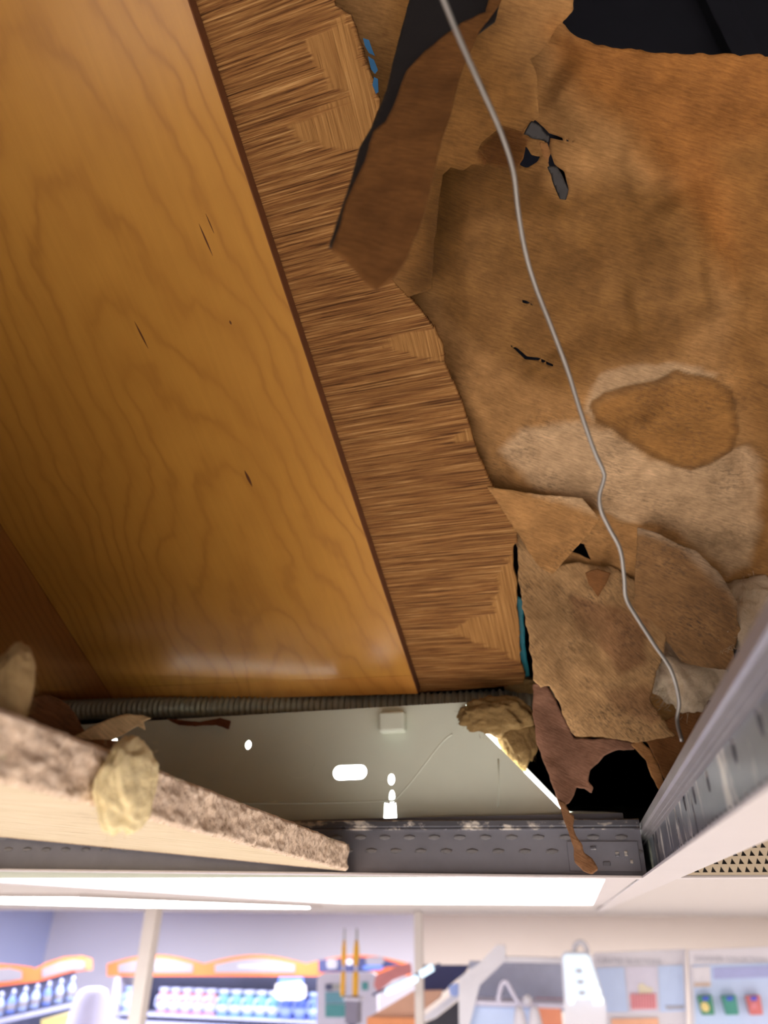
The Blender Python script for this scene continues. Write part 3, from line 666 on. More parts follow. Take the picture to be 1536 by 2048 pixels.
fl_h('ragged_strip', [(1262, 1488), (1280, 1478), (1300, 1496), (1312, 1520), (1320, 1540), (1330, 1570), (1326, 1592), (1312, 1570), (1300, 1546), (1292, 1520), (1276, 1500)], .010, lambda u, v: .003*fbm(u*50, v*50, 83, 2), lin(184, 136, 86), M_KRAFT, 71)
fl_h('side_fold', [(1290, 1478), (1330, 1440), (1380, 1420), (1420, 1380), (1440, 1420), (1400, 1480), (1350, 1560), (1330, 1560), (1310, 1515)], -.008, lambda u, v: .004*fbm(u*40, v*40, 84, 2), lin(150, 104, 62), M_KRAFT, 72)
# the near hanging strip, folded, with a black backing
hs = root('hanging_paper_strip', tuple(at_y(760, 560, .15)), 'brown kraft paper strip with black edge hanging down in front of the plywood', 'paper')
BF = Basis(at_y(800, 300, .15), (1, .1, 0), (0, .0, 1))
ft = [(972, 21), (985, -60), (1040, -60), (960, 60), (930, 130), (917, 170), (900, 237), (875, 317), (849, 423), (820, 495), (807, 520), (786, 546), (752, 571), (735, 560), (710, 537), (684, 512), (659, 496), (684, 423), (697, 381), (726, 317), (748, 262), (773, 245), (798, 186), (815, 144), (849, 110), (879, 85), (921, 51)]
def h_front(u, v): return .0015*np.sin((u+v*.25)*55)+.0012*fbm(u*40, v*40, 85, 3)
sheet('paper_face', shift(BF, .004), rag(shift(BF, .004).pts(ft), .0006, .003, 86), M_KRAFT, hs, (), .0012, h_front, flat_c(lin(126, 84, 42), 87, .18, .1))
bk = [(825, -80), (1020, -80), (990, 40), (930, 90), (870, 200), (800, 330), (720, 440), (655, 497), (676, 430), (701, 358), (718, 294), (743, 252), (773, 182), (794, 97), (820, 0)]
sheet('black_backing', shift(BF, -.004), rag(shift(BF, -.004).pts(bk), .0003, .003, 88), M_ASPHALT, hs, (), .0015, lambda u, v: .0008*np.sin((u+v*.25)*55), None)
# blue print on the sheet behind, teal sheet, cream wool, void
for i, pl in enumerate(([(726, 76), (738, 80), (744, 98), (750, 112), (738, 106), (730, 92)], [(736, 112), (748, 120), (756, 140), (750, 148), (742, 138)], [(748, 154), (756, 158), (757, 184), (752, 188), (745, 170)])):
    BB = shift(BK, .0165); plate('blue_print', [BB.pts(pl)], .0004, M_BLUE, ks, BB.mat())
BB = shift(BK, .008)
te = sheet('teal_plastic_sheet', BB, rag(BB.pts([(1020, 1180), (1046, 1200), (1050, 1290), (1056, 1330), (1060, 1352), (1040, 1360), (1010, 1350)]), .0006, .003, 90), M_TEAL, None, (), .002, None, None, .0008)
tag(te, 'teal plastic sliver between the plywood edge and the kraft paper', 'plastic sheet')

# ------------------------------------------------------------------ glass wool tufts
def tuft(name, c, r, m, label, seed, stretch=(1, 1, 1), amp=.45, fr=1.4, sub=5, fibres=320, M3=None):
    rt_ = root(name, tuple(c), label, 'insulation')
    bm = bmesh.new(); bmesh.ops.create_icosphere(bm, subdivisions=sub, radius=1)
    co = np.array([v.co[:] for v in bm.verts]); n_ = fbm(co[:, 0]*fr+co[:, 2]*.7, co[:, 1]*fr+co[:, 2]*1.1, seed, 5)+.5*fbm(co[:, 2]*fr*2, co[:, 0]*fr*2, seed+2, 4)
    for v, k in zip(bm.verts, n_):
        d = v.co*(1+amp*float(k)); v.co = Vector((d.x*r*stretch[0], d.y*r*stretch[1], d.z*r*stretch[2]))
    R3 = M3 or Matrix.Identity(4)
    MM = Matrix.Translation(Vector(c)) @ R3
    from_bm('wool', bm, m, rt_, MM, True)
    rnd = random.Random(seed); bm = bmesh.new()
    for i in range(fibres):
        a = rnd.uniform(0, 6.28); b = rnd.uniform(-1, 1); d = Vector((math.cos(a)*math.sqrt(1-b*b), math.sin(a)*math.sqrt(1-b*b), b))
        p = Vector((d.x*r*stretch[0], d.y*r*stretch[1], d.z*r*stretch[2]))*.8
        for k in range(4):
            q = p+(d*.6+Vector((rnd.uniform(-1, 1), rnd.uniform(-1, 1), rnd.uniform(-1, 1)))*1.1)*r*.13
            w = Vector((rnd.uniform(-1, 1), rnd.uniform(-1, 1), rnd.uniform(-1, 1))).normalized()*r*.006
            e = [bm.verts.new(x) for x in (p-w, p+w, q+w*.6, q-w*.6)]; bm.faces.new(e); p = q
    o = from_bm('loose_fibres', bm, m, rt_, MM); o['kind'] = 'stuff'
    return rt_
tuft('glass_wool_tuft', at_y(985, 1432, .585), .016, M_WOOL_B, 'brown glass wool clump hanging over the conduit beside the bright slanted edge', 5, (1.9, .8, 1.0), .38, 1.9)
tuft('glass_wool_tuft', at_y(1040, 1478, .592), .013, M_WOOL_B, 'tan glass wool clump between the bright slanted edge and the hanging paper', 8, (1.1, .6, 1.5), .4)
tuft('glass_wool_tuft', at_y(1048, 1368, .606), .009, M_WOOL_B, 'small ochre glass wool clump under the plywood corner', 9, (1.8, .6, .7), .5)
tuft('glass_wool_tuft', at_y(1365, 1345, .57), .028, M_WOOL_C, 'cream glass wool clump behind the hanger wire under the peeled flap', 15, (1.0, .7, 1.1), .45, 1.2)
tuft('glass_wool_tuft', at_y(1500, 1235, .52), .026, M_WOOL_C, 'dull cream glass wool between peeled flap and main tee', 18, (1.1, .6, 1.2), .4, 1.2)

# ------------------------------------------------------------------ flexible conduit along the fixture top
fc = root('flexible_conduit', tuple(at_y(600, 1422, .606)), 'ribbed grey flexible metal conduit running under the wooden boards', 'conduit')
a = at_y(60, 1424, .618); b = at_y(1110, 1400, .618); pts = []; rr = []
n = 640
for i in range(n+1):
    t = i/n; p = a+(b-a)*t; p = p+np.array([0, 0, .0015*math.sin(t*7)]); pts.append(p); rr.append(.0098+.0011*math.cos(2*math.pi*t*92))
tube('ribbed_jacket', pts, rr, M_CONDUIT, fc, None, 14)

# ------------------------------------------------------------------ hanger wire
wp = [(1364, 1482, .298), (1354, 1440, .305), (1358, 1400, .305), (1342, 1340, .305), (1308, 1288, .300), (1272, 1232, .295), (1252, 1195, .29), (1248, 1150, .285), (1240, 1098, .28), (1218, 1055, .278), (1202, 1020, .276), (1199, 990, .275), (1208, 958, .273), (1206, 940, .272), (1188, 900, .27), (1160, 820, .268), (1135, 740, .266), (1105, 660, .264), (1070, 570, .262), (1050, 500, .258), (1036, 420, .252), (1026, 340, .245), (1000, 260, .236), (960, 170, .225), (920, 80, .213), (885, -5, .203), (850, -90, .195)]
wz = smooth_path([at_d(x, y, d) for x, y, d in wp], 6)
wr = tube('hanger_wire', wz, .00085, M_WIRE, None, None, 10); tag(wr, 'thin bent grey steel hanger wire running down to the main tee', 'wire')

# ------------------------------------------------------------------ broken ceiling tile on the left
bt_ = root('broken_ceiling_tile', (-.3, .3, .035), 'broken mineral fibre ceiling tile with crumbly edge resting at lower left', 'ceiling tile')
A0 = np.array((-.171, .556, .0292)); A1 = np.array((-.154, .17, .0312)); A2 = np.array((-.483, .556, .0565))
BTl = Basis(A0, A0-A2, A0-A1)     # u to the right, v to the far side, N up
uv = lambda P: ((np.array(P)-A0)@BTl.U, (np.array(P)-A0)@BTl.V)
q = uv(A1); TH = .0185
slope = q[0]/q[1]
ed = [(0, 0), (slope*-.2, -.2), (slope*-.39, -.39), (slope*-.62+.005, -.62), (-.40, -.62), (-.40, 0)]
Mt = BTl.mat() @ Matrix.Translation((0, 0, TH/2))
plate('tile_slab', [[(e[0]-(.0015 if e[0] > -.3 else 0), e[1]) for e in ed]], TH-.001, M_TILE_F, bt_, Mt)
ne, nz = 620, 26; v = []; f = []
tt = np.linspace(0, -.62, ne+1)
for i in range(ne+1):
    for j in range(nz+1):
        z = TH*j/nz; t = tt[i]
        k = .0022*float(fbm(t*60, z*120, 91, 3))+.0016*float(fbm(t*240, z*300, 92, 3))+.004*float(fbm(t*14, z*20, 95, 2))
        edge_r = .0016*(max(0, 1-j/2.)+max(0, 1-(nz-j)/2.))
        v.append((slope*t+k-edge_r+.0012, t, z))
for i in range(ne):
    for j in range(nz): a_ = i*(nz+1)+j; f.append((a_, a_+1, a_+nz+2, a_+nz+1))
mesh_obj('crumbled_edge', v, f, M_TILE_E, bt_, BTl.mat(), True)
# tile end face resting on the cross tee
v = []; f = []
for i in range(31):
    for j in range(11): v.append((-.40*i/30, .0006+.0010*float(fbm(i*.7, j*.6, 96, 3)), TH*j/10))
for i in range(30):
    for j in range(10): a_ = i*11+j; f.append((a_, a_+11, a_+12, a_+1))
mesh_obj('crumbled_end', v, f, M_TILE_E, bt_, BTl.mat(), True)
tuft('glass_wool_tuft', at_x(255, 1570, -.149), .0105, M_WOOL_Y, 'pale yellow glass wool tuft stuck to the broken tile edge', 21, (.6, 1.45, 1.5), .26, 2.0)
tuft('glass_wool_tuft', at_x(14, 1395, -.165), .0085, mat_wool('tan_glass_wool', (160, 130, 84), (206, 178, 126)), 'tan glass wool tuft standing on the tile at left edge', 24, (.6, .9, 1.9), .28, 2.0)
# scraps of kraft paper on the tile
BS = Basis(at_x(200, 1450, -.19), (.75, .6, 0), (0, .15, 1))
sc1 = sheet('kraft_scrap', BS, rag(BS.pts([(60, 1392), (100, 1388), (140, 1412), (165, 1455), (185, 1475), (235, 1482), (262, 1500), (215, 1512), (150, 1492), (95, 1462), (70, 1440), (40, 1430)]), .0005, .002, 97), M_KRAFT, None, (), .001, lambda u, v: .003*fbm(u*60, v*60, 98, 3), flat_c(lin(138, 98, 66), 99))
tag(sc1, 'small brown paper scrap lying on the broken tile top', 'paper')
BS2 = shift(BS, .004)
sc2 = sheet('kraft_scrap', BS2, rag(BS2.pts([(150, 1472), (175, 1458), (215, 1440), (250, 1428), (285, 1428), (302, 1436), (288, 1442), (292, 1458), (276, 1450), (250, 1466), (225, 1478), (180, 1480)]), .0004, .002, 100), mat_kraft('kraft_pale', .1), None, (), .0008, lambda u, v: .004*fbm(u*50, v*50, 101, 3), flat_c(lin(226, 198, 150), 102, .1, 0))
tag(sc2, 'pale torn paper strip jutting from the broken tile toward the light housing', 'paper')
# brown paper shred caught above the housing
BS3 = Basis((0, YT-.004, 0), (1, 0, 0), (0, 0, 1))
sc3 = sheet('kraft_scrap', BS3, rag(BS3.pts([(330, 1436), (360, 1440), (400, 1444), (440, 1436), (462, 1442), (458, 1458), (430, 1450), (390, 1452), (358, 1450)]), .0005, .002, 103), M_KRAFT, None, (), .001, lambda u, v: .001*fbm(u*60, v*60, 104, 2), flat_c(lin(120, 72, 46), 105))
tag(sc3, 'dark brown paper shred tucked under the conduit on the light housing', 'paper')

# ------------------------------------------------------------------ dark steel behind the paper, top right
dj = root('steel_joist', tuple(at_y(1400, 40, .34)), 'dark grey steel joist above the top edge of the kraft paper', 'joist')
p = at_y(1330, 50, .36)
box('web_plate', p[0]-.20, p[0]+.30, .40, .405, p[2]-.05, p[2]+.35, M_DARK, dj)
pr = at_y(1432, 40, .39); box('stiffener', pr[0]-.003, pr[0]+.003, .385, .402, p[2]-.05, p[2]+.35, M_DARK, dj)
pr = at_y(1465, 40, .39); box('stiffener', pr[0]-.012, pr[0]+.012, .392, .402, p[2]-.05, p[2]+.35, M_DARK, dj, None, .003)
# ------------------------------------------------------------------ the shop beyond, below the ceiling
def xz(px, py, Y): p = at_y(px, py, Y); return p[0], p[2]
def bb(name, x0, x1, y0, y1, Y, dep, m, parent=None, bev=.004):
    """box whose front face lies at depth Y and spans the given pixels; dep metres deep"""
    ax = at_y(x0, (y0+y1)/2, Y)[0]; bx = at_y(x1, (y0+y1)/2, Y)[0]; zt_ = at_y((x0+x1)/2, y0, Y)[2]; zb_ = at_y((x0+x1)/2, y1, Y)[2]
    return box(name, ax, bx, Y, Y+dep, zb_, zt_, m, parent, None, bev)
def fp(name, pxs, Y, thick, m, parent=None):
    """flat outline standing upright at depth Y, facing the aisle"""
    B_ = Basis((0, Y, 0), (1, 0, 0), (0, 0, 1)); return plate(name, [B_.pts(pxs)], thick, m, parent, B_.mat())
def low(name, x0, x1, Y, dep, m, parent, ytop=2048):
    """body from the floor up to a pixel height"""
    ax = at_y(x0, ytop, Y)[0]; bx = at_y(x1, ytop, Y)[0]; z = at_y((x0+x1)/2, ytop, Y)[2]
    return box(name, ax, bx, Y, Y+dep, FLOOR, z, m, parent, None, .004)
P_ORANGE = plain('orange_sign', (244, 122, 66), .5, var=.06, vs_=3); P_SIGN = plain('sign_face', (146, 144, 158), .5, var=.04)
P_NAVY = plain('navy_panel', (58, 64, 110), .6); P_SLATE = plain('slate_panel', (86, 92, 124), .7); P_PALE = plain('pale_panel', (216, 214, 232), .5, var=.04)
P_SHELF = plain('shelf_metal', (186, 192, 232), .5); P_CREAM = plain('cream_pole', (206, 198, 192), .5, var=.03); P_GREYT = plain('grey_print', (172, 174, 186), .6)
P_BLUE = plain('blue_plastic', (104, 134, 226), .4); P_LBLUE = plain('light_blue_plastic', (160, 184, 244), .4); P_TEALC = plain('teal_label', (104, 160, 178), .5); P_PINK = plain('pink_label', (224, 158, 168), .5)
P_LID = plain('pale_lid', (186, 196, 244), .4); P_TEALD = plain('teal_chip', (84, 156, 160), .5); P_YEL = plain('yellow_grip', (238, 180, 48), .5); P_TIP = plain('clear_tip', (170, 172, 172), .4)
P_WOOD = plain('counter_wood', (206, 160, 134), .6, var=.1); P_WOODE = plain('counter_wood_edge', (226, 148, 96), .6, var=.1); P_BLACK = plain('black_panel', (52, 50, 60), .6); P_ACR = plain('frosted_acrylic', (220, 220, 228), .3, var=.03)
P_SKY = plain('sky_blue_board', (196, 216, 250), .5, var=.03); P_WHITE = plain('white_board', (222, 220, 228), .5, var=.02); P_GREEN = plain('green_pot', (66, 140, 110), .5); P_RED = plain('red_pot', (214, 122, 122), .5); P_ROSE = plain('rose_print', (224, 140, 150), .6)
P_BLUEB = plain('blue_lid', (70, 90, 220), .5); P_LAV = plain('lavender_panel', (204, 204, 238), .6, var=.03); P_LYEL = plain('yellow_box', (226, 208, 140), .6)
M_GLOW = plain('glow_tube', (210, 235, 255), .3, emit=(.62, .85, 1.), es=1.1); M_GLOW2 = plain('lit_dot', (235, 245, 255), .3, emit=(.85, .95, 1.), es=1.4); M_GLOWP = plain('lit_panel', (214, 232, 250), .4, emit=(.75, .88, 1.), es=.35)

# posts
for (px, Y, wpx, lab) in ((291, 3.0, 25, 'thick cream post in front of the left orange shelf sign'), (838, 4.3, 16, 'slim cream post in front of the wooden counter')):
    p = at_y(px, 1930, Y); w = np.linalg.norm(at_y(px+wpx/2, 1930, Y)-at_y(px-wpx/2, 1930, Y))
    po_ = root('shop_post', (p[0], Y, FLOOR), lab, 'post')
    box('shaft', p[0]-w/2, p[0]+w/2, Y-w/2, Y+w/2, FLOOR, H+.003, P_CREAM, po_, None, w*.12)
    box('base_plate', p[0]-w, p[0]+w, Y-w, Y+w, FLOOR, FLOOR+.02, P_CREAM, po_, None, .003)

# shelf run along the back wall with orange headers
YG = 8.1
gd = root('display_shelving', (at_y(430, 2000, YG)[0], YG, FLOOR), 'long display shelving with orange arched headers against the back wall', 'shelving')
bb('back_panel', 245, 640, 1944, 2048, YG+.30, .04, P_SLATE, gd)
low('lower_body', 225, 640, YG+.02, .30, P_SHELF, gd)
bb('side_panel', 222, 232, 1950, 2048, YG, .30, P_PALE, gd)
def header(par, x0, x1, face, Y, last=False, print_=True):
    xm = (x0+x1)/2; n = 12
    top = [(x0+(x1-x0)*k/n, 1928-18*math.sin(math.pi*k/n)) for k in range(n+1)]
    fp('header_sign', top+[(x1, 1952), (x0, 1952)], Y, .02, P_ORANGE, par)
    if last: ft_ = [(x0+25, 1920), (xm, 1914), (x1-50, 1920), (x1-20, 1930), (x1-60, 1936), (x1-90, 1944), (x0+25, 1944)]
    else: ft_ = [(x0+22+(x1-x0-44)*k/n, 1929-12*math.sin(math.pi*k/n)) for k in range(n+1)]+[(x1-22, 1945), (x0+22, 1945)]
    fo = fp('sign_face', ft_, Y-.014, .01, face, par)
    if print_: fp('faded_print', [(xm-34, 1929), (xm+38, 1929), (xm+38, 1936), (xm-34, 1936)], Y-.021, .002, P_GREYT, par)
header(gd, 215, 408, P_SIGN, YG); header(gd, 408, 612, P_SIGN, YG); header(gd, 612, 822, P_NAVY, YG, True, False)
for (x0, x1, y0, y1, m_) in ((652, 676, 1918, 1938, P_SIGN), (692, 706, 1918, 1930, P_PALE), (730, 770, 1914, 1930, P_SIGN), (724, 768, 1930, 1940, P_BLUE)):
    fp('header_emblem', [(x0+(x1-x0)*.15, y0), (x1-(x1-x0)*.15, y0), (x1, (y0+y1)/2), (x1-(x1-x0)*.15, y1), (x0+(x1-x0)*.15, y1), (x0, (y0+y1)/2)], YG-.025, .006, m_, gd)
zs = [at_y(430, 2034, YG)[2], at_y(430, 2034, YG)[2]-.30]
for z in zs: box('shelf', at_y(235, 2030, YG)[0], at_y(640, 2030, YG)[0], YG, YG+.3, z-.02, z, P_SHELF, gd)
ORD = ['first', 'second', 'third', 'fourth', 'fifth', 'sixth', 'seventh', 'eighth', 'ninth', 'tenth', 'eleventh', 'twelfth', 'thirteenth', 'fourteenth', 'fifteenth', 'sixteenth']
cans = {}
def can(key, m_body, m_lid):
    if key in cans: return cans[key]
    h_ = at_y(430, 1980, YG)[2]-at_y(430, 2034, YG)[2]; r = .066
    me = []
    bm = bmesh.new(); bm.free()
    def mk(name, prof, m):
        v = []; f = []; n = 16
        for rr_, z in prof:
            for k in range(n): v.append((rr_*math.cos(2*math.pi*k/n), rr_*math.sin(2*math.pi*k/n), z))
        for i in range(len(prof)-1):
            for k in range(n): f.append((i*n+k, i*n+(k+1) % n, (i+1)*n+(k+1) % n, (i+1)*n+k))
        f.append(tuple(range(n))[::-1]); f.append(tuple((len(prof)-1)*n+k for k in range(n)))
        x = bpy.data.meshes.new(name); x.from_pydata(v, [], f); x.polygons.foreach_set('use_smooth', [True]*len(x.polygons)); x.materials.append(m); return x
    body = mk('body', [(r*.93, 0), (r, .01), (r, h_*.74), (r*.8, h_*.82), (r*.8, h_*.86)], m_body)
    lid = mk('lid', [(r*.95, h_*.84), (r*1.02, h_*.87), (r*1.02, h_*.97), (r*.9, h_)], m_lid)
    v = []; f = []                       # moulded handle in front
    hp = [(-.02, -r*.9, h_*.70), (-.045, -r*1.25, h_*.62), (-.05, -r*1.3, h_*.35), (-.02, -r*.95, h_*.22)]
    hp = smooth_path(hp, 4)
    for i, p in enumerate(hp):
        for (a_, b_) in ((-1, -1), (1, -1), (1, 1), (-1, 1)): v.append((p[0]+a_*.008, p[1], p[2]+b_*.008))
    for i in range(len(hp)-1):
        for k in range(4): f.append((i*4+k, i*4+(k+1) % 4, (i+1)*4+(k+1) % 4, (i+1)*4+k))
    hd = bpy.data.meshes.new('handle'); hd.from_pydata(v, [], f); hd.materials.append(m_lid)
    lab = mk('label_band', [(r*1.005, h_*.12), (r*1.012, h_*.12), (r*1.012, h_*.42), (r*1.005, h_*.42)], P_LID if key != 'blue' else P_LBLUE)
    cans[key] = (body, lid, hd, lab); return cans[key]
def place_can(key, m_body, m_lid, loc, label, group):
    c = root('paint_jug', loc, label, 'paint jug', group)
    for nm, me in zip(('body', 'lid', 'handle', 'label_band'), can(key, m_body, m_lid)):
        put(bpy.data.objects.new(nm, me), c, Matrix.Translation(Vector(loc)))
for row, z in enumerate(zs):
    i = 0
    for key, mb_, ml_, x0, x1, n in (('sky', P_LBLUE, P_LBLUE, 246, 268, 2), ('pink', P_PINK, P_LID, 316, 412, 5), ('teal', P_TEALC, P_LID, 438, 540, 5), ('blue', P_BLUE, P_LBLUE, 566, 622, 3)):
        nm = {'sky': 'pale blue', 'pink': 'pink', 'teal': 'teal', 'blue': 'deep blue'}[key]
        for k in range(n):
            x = at_y(x0+(x1-x0)*k/max(1, n-1), 2010, YG)[0]
            place_can(key, mb_, ml_, (x, YG+.12, z+.001), '%s paint jug, %s of its colour from the left, %s shelf row' % (nm, ORD[k], 'upper' if row == 0 else 'lower'), 'paint jugs under the orange headers')
sg = fp('shelf_talker', [(552, 1968), (600, 1962), (612, 1972), (612, 1994), (600, 2000), (556, 2000), (548, 1990)], YG-.06, .012, P_WHITE); tag(sg, 'white rounded card above blue band on the paint jug shelf', 'sign')
sg2 = fp('shelf_talker', [(558, 1954), (606, 1954), (608, 1968), (556, 1968)], YG-.055, .012, P_BLUE); tag(sg2, 'blue card hung above the white rounded card', 'sign')

# angled shelf run along the left wall
BL = Basis(np.array([at_y(92, 1990, 7.0)[0], 7.0, 0.]), nrm((.62, 1, 0)), (0, 0, 1))
gl = root('display_shelving', tuple(BL.O+np.array([0, 0, FLOOR])), 'shelving with orange headers along the left wall', 'shelving')
def lp(name, pxs, w, th, m, par=gl): B_ = shift(BL, w); return plate(name, [B_.pts(pxs)], th, m, par, B_.mat())
BLs = BL
lp('header_sign', [(-160, 1945), (-60, 1930), (0, 1928), (30, 1930), (62, 1934), (70, 1938), (95, 1925), (130, 1914), (165, 1912), (184, 1918), (184, 1940), (140, 1944), (80, 1962), (0, 1972), (-160, 1990)], .0, .02, P_ORANGE)
lp('sign_face', [(-140, 1952), (-20, 1938), (20, 1936), (44, 1942), (44, 1958), (20, 1962), (-140, 1978)], .014, .008, P_SIGN)
lp('sign_face', [(84, 1938), (120, 1924), (150, 1920), (170, 1922), (170, 1938), (140, 1940), (84, 1956)], .014, .008, P_SIGN)
lp('header_end', [(170, 1918), (184, 1918), (184, 1940), (170, 1941)], .02, .01, plain('brown_orange', (200, 130, 90), .6))
lp('shelf_front', [(-160, 2072), (0, 2038), (145, 2006), (145, 2014), (0, 2048), (-160, 2084)], .16, .02, P_SHELF)
lp('back_panel', [(-160, 1985), (0, 1968), (150, 1942), (146, 2200), (-160, 2300)], -.04, .02, P_SLATE)
lp('yellow_carton_row', [(84, 2040), (146, 2024), (146, 2060), (84, 2080)], .10, .06, P_LYEL)
for k in range(7):
    px = -6+k*24; py = 2034-24*k*.22
    B_ = shift(BL, .06); c = B_.px(px, py-2); t = B_.px(px, py-50)[1]; h_ = t-c[1]; r = .040
    P = B_.O+B_.U*c[0]+B_.V*c[1]
    bo = root('spray_bottle', tuple(P), 'blue bottle, %s from the left on the left wall shelf' % ORD[k], 'bottle', 'blue bottles on the left wall shelf')
    Mx = Matrix.Translation(Vector(P))
    lathe('body', [(r*.9, 0), (r, .01), (r, h_*.5), (r*.5, h_*.68), (r*.35, h_*.74)], (P_LBLUE, P_BLUE, P_LBLUE)[k % 3], bo, Mx, 12)
    lathe('cap', [(r*.42, h_*.74), (r*.42, h_*.92), (r*.2, h_)], P_LID, bo, Mx, 12)
    lathe('label_band', [(r*1.01, h_*.15), (r*1.02, h_*.16), (r*1.02, h_*.40), (r*1.01, h_*.41)], P_SIGN, bo, Mx, 12)

# white column panel between the shelf runs
wc = root('display_column', (at_y(185, 2000, 6.6)[0], 6.6, FLOOR), 'pale lavender rounded display column left of the cream post', 'display')
xx, z1 = xz(188, 1975, 6.6); w = at_y(222, 2000, 6.6)[0]-at_y(155, 2000, 6.6)[0]
lathe('column', [(w*.5, FLOOR), (w*.5, z1-.25), (w*.46, z1-.1), (w*.36, z1-.02), (w*.2, z1)], P_LAV, wc, Matrix.Translation((xx, 6.6, 0)), 24)
lathe('column_foot', [(w*.56, FLOOR), (w*.56, FLOOR+.08), (w*.5, FLOOR+.1)], P_PALE, wc, Matrix.Translation((xx, 6.6, 0)), 24)

# colour chip stand
YS = 6.6
cs = root('colour_chip_stand', (at_y(690, 2000, YS)[0], YS, FLOOR), 'pale rounded colour chip stand with teal and dark chips', 'display stand')
fp('board', [(636, 1960), (640, 1950), (650, 1946), (742, 1944), (752, 1948), (756, 1960), (756, 2200), (634, 2200)], YS, .05, P_PALE, cs)
low('pedestal', 640, 752, YS+.03, .3, P_PALE, cs, 2190)
for (x0, x1, y0, y1, m_) in ((651, 664, 1968, 1980, P_SLATE), (666, 690, 1968, 1980, P_TIP), (651, 690, 1984, 2006, P_TEALC), (651, 690, 2008, 2034, P_TEALD), (724, 736, 1964, 1980, P_TEALD)):
    fp('colour_chip', [(x0, y0), (x1, y0), (x1, y1), (x0, y1)], YS-.03, .012, m_, cs)
# yellow handled tools standing in a grey caddy
YY = 5.2
cd_ = root('tool_caddy', (at_y(706, 2020, YY)[0], YY, FLOOR), 'grey upright caddy holding the two yellow handles', 'caddy')
bb('tray', 690, 716, 1994, 2048, YY-.03, .09, plain('grey_caddy', (136, 132, 152), .6), cd_)
bb('tray_rim', 686, 720, 1996, 2002, YY-.04, .11, P_PALE, cd_); low('stand', 696, 710, YY, .03, P_SLATE, cd_, 2040)
for (px, lab, k) in ((687, 'left yellow handled painting tool in the grey caddy', .8), (712, 'right yellow handled painting tool in the grey caddy', 1.)):
    x, _ = xz(px, 1930, YY); zz = lambda py: at_y(px, py, YY)[2]; r = .020*k
    yt_ = root('painting_tool', (x, YY, zz(1994)), lab, 'tool', 'yellow handled tools'); Mx = Matrix.Translation((x, YY, 0))
    lathe('lower_grip', [(r*.9, zz(1992)), (r, zz(1980)), (r, zz(1950)), (r*.7, zz(1942))], P_YEL, yt_, Mx, 14)
    lathe('collar', [(r*.5, zz(1943)), (r*.5, zz(1930))], P_PALE, yt_, Mx, 14)
    lathe('upper_grip', [(r*.6, zz(1932)), (r*1.1, zz(1915)), (r*.9, zz(1895)), (r*.5, zz(1880))], P_YEL, yt_, Mx, 14)
    lathe('tip', [(r*.45, zz(1881)), (r*.4, zz(1862)), (r*.2, zz(1856))], P_TIP, yt_, Mx, 14)
# wooden counter with a dark front, lamp reflections built as tilted glowing tubes on a bracket
YK = 4.9
kc = root('service_counter', (at_y(860, 2040, YK)[0], YK, FLOOR), 'wooden service counter with pale rail and black front', 'counter')
BCn = Basis(at_y(830, 2010, YK), (1, 0, 0), (0, 1, .22))
fp('counter_top', [(735, 2048), (742, 2032), (790, 2004), (826, 1982), (886, 1980), (880, 1996), (846, 2022), (838, 2048)], YK, .05, P_WOOD, kc)
fp('front_edge', [(735, 2034), (838, 2036), (838, 2056), (735, 2056)], YK-.04, .03, P_WOODE, kc)
fp('rail', [(846, 2034), (900, 1992), (914, 1986), (918, 1996), (870, 2036), (850, 2040)], YK-.03, .04, P_ACR, kc)
fp('rail_end', [(898, 1972), (910, 1966), (922, 1968), (926, 1980), (914, 1992), (902, 1990)], YK-.06, .05, P_LBLUE, kc)
fp('dark_front', [(848, 2046), (872, 2036), (918, 2000), (924, 2200), (848, 2200)], YK, .04, P_BLACK, kc)
fp('back_upstand', [(846, 1930), (940, 1930), (930, 1946), (905, 1966), (890, 1982), (846, 1982)], YK+.2, .03, P_NAVY, kc)
low('base', 740, 918, YK+.06, .4, P_SLATE, kc, 2100)
la = root('tube_reflection', tuple(at_y(818, 1962, 4.0)), 'tilted pale blue lamp reflection built as glowing tubes beside the slim cream post', 'lamp')
for (xa, ya, xb, yb, r) in ((773, 1984, 834, 1956, .016), (841, 1949, 866, 1934, .017)):
    A_ = at_y(xa, ya, 4.0); B2 = at_y(xb, yb, 4.0); dd = (B2-A_)
    tube('glow_tube', [A_-dd*.03, A_, A_+dd*.05, A_+dd*.95, B2, B2+dd*.03], [r*.4, r*.8, r, r, r*.8, r*.4], M_GLOW, la, None, 12)
A_ = at_y(745, 1990, 4.03); B2 = at_y(880, 1928, 4.03); tube('holder', [A_, B2], .006, P_SLATE, la, None, 8)
rb = fp('red_banner', [(752, 1950), (800, 1930), (822, 1926), (824, 1946), (786, 1960), (756, 1984), (748, 1970)], 5.8, .02, plain('red_cloth', (226, 150, 150), .7)); tag(rb, 'faded red banner behind the glowing pale blue tubes', 'banner')
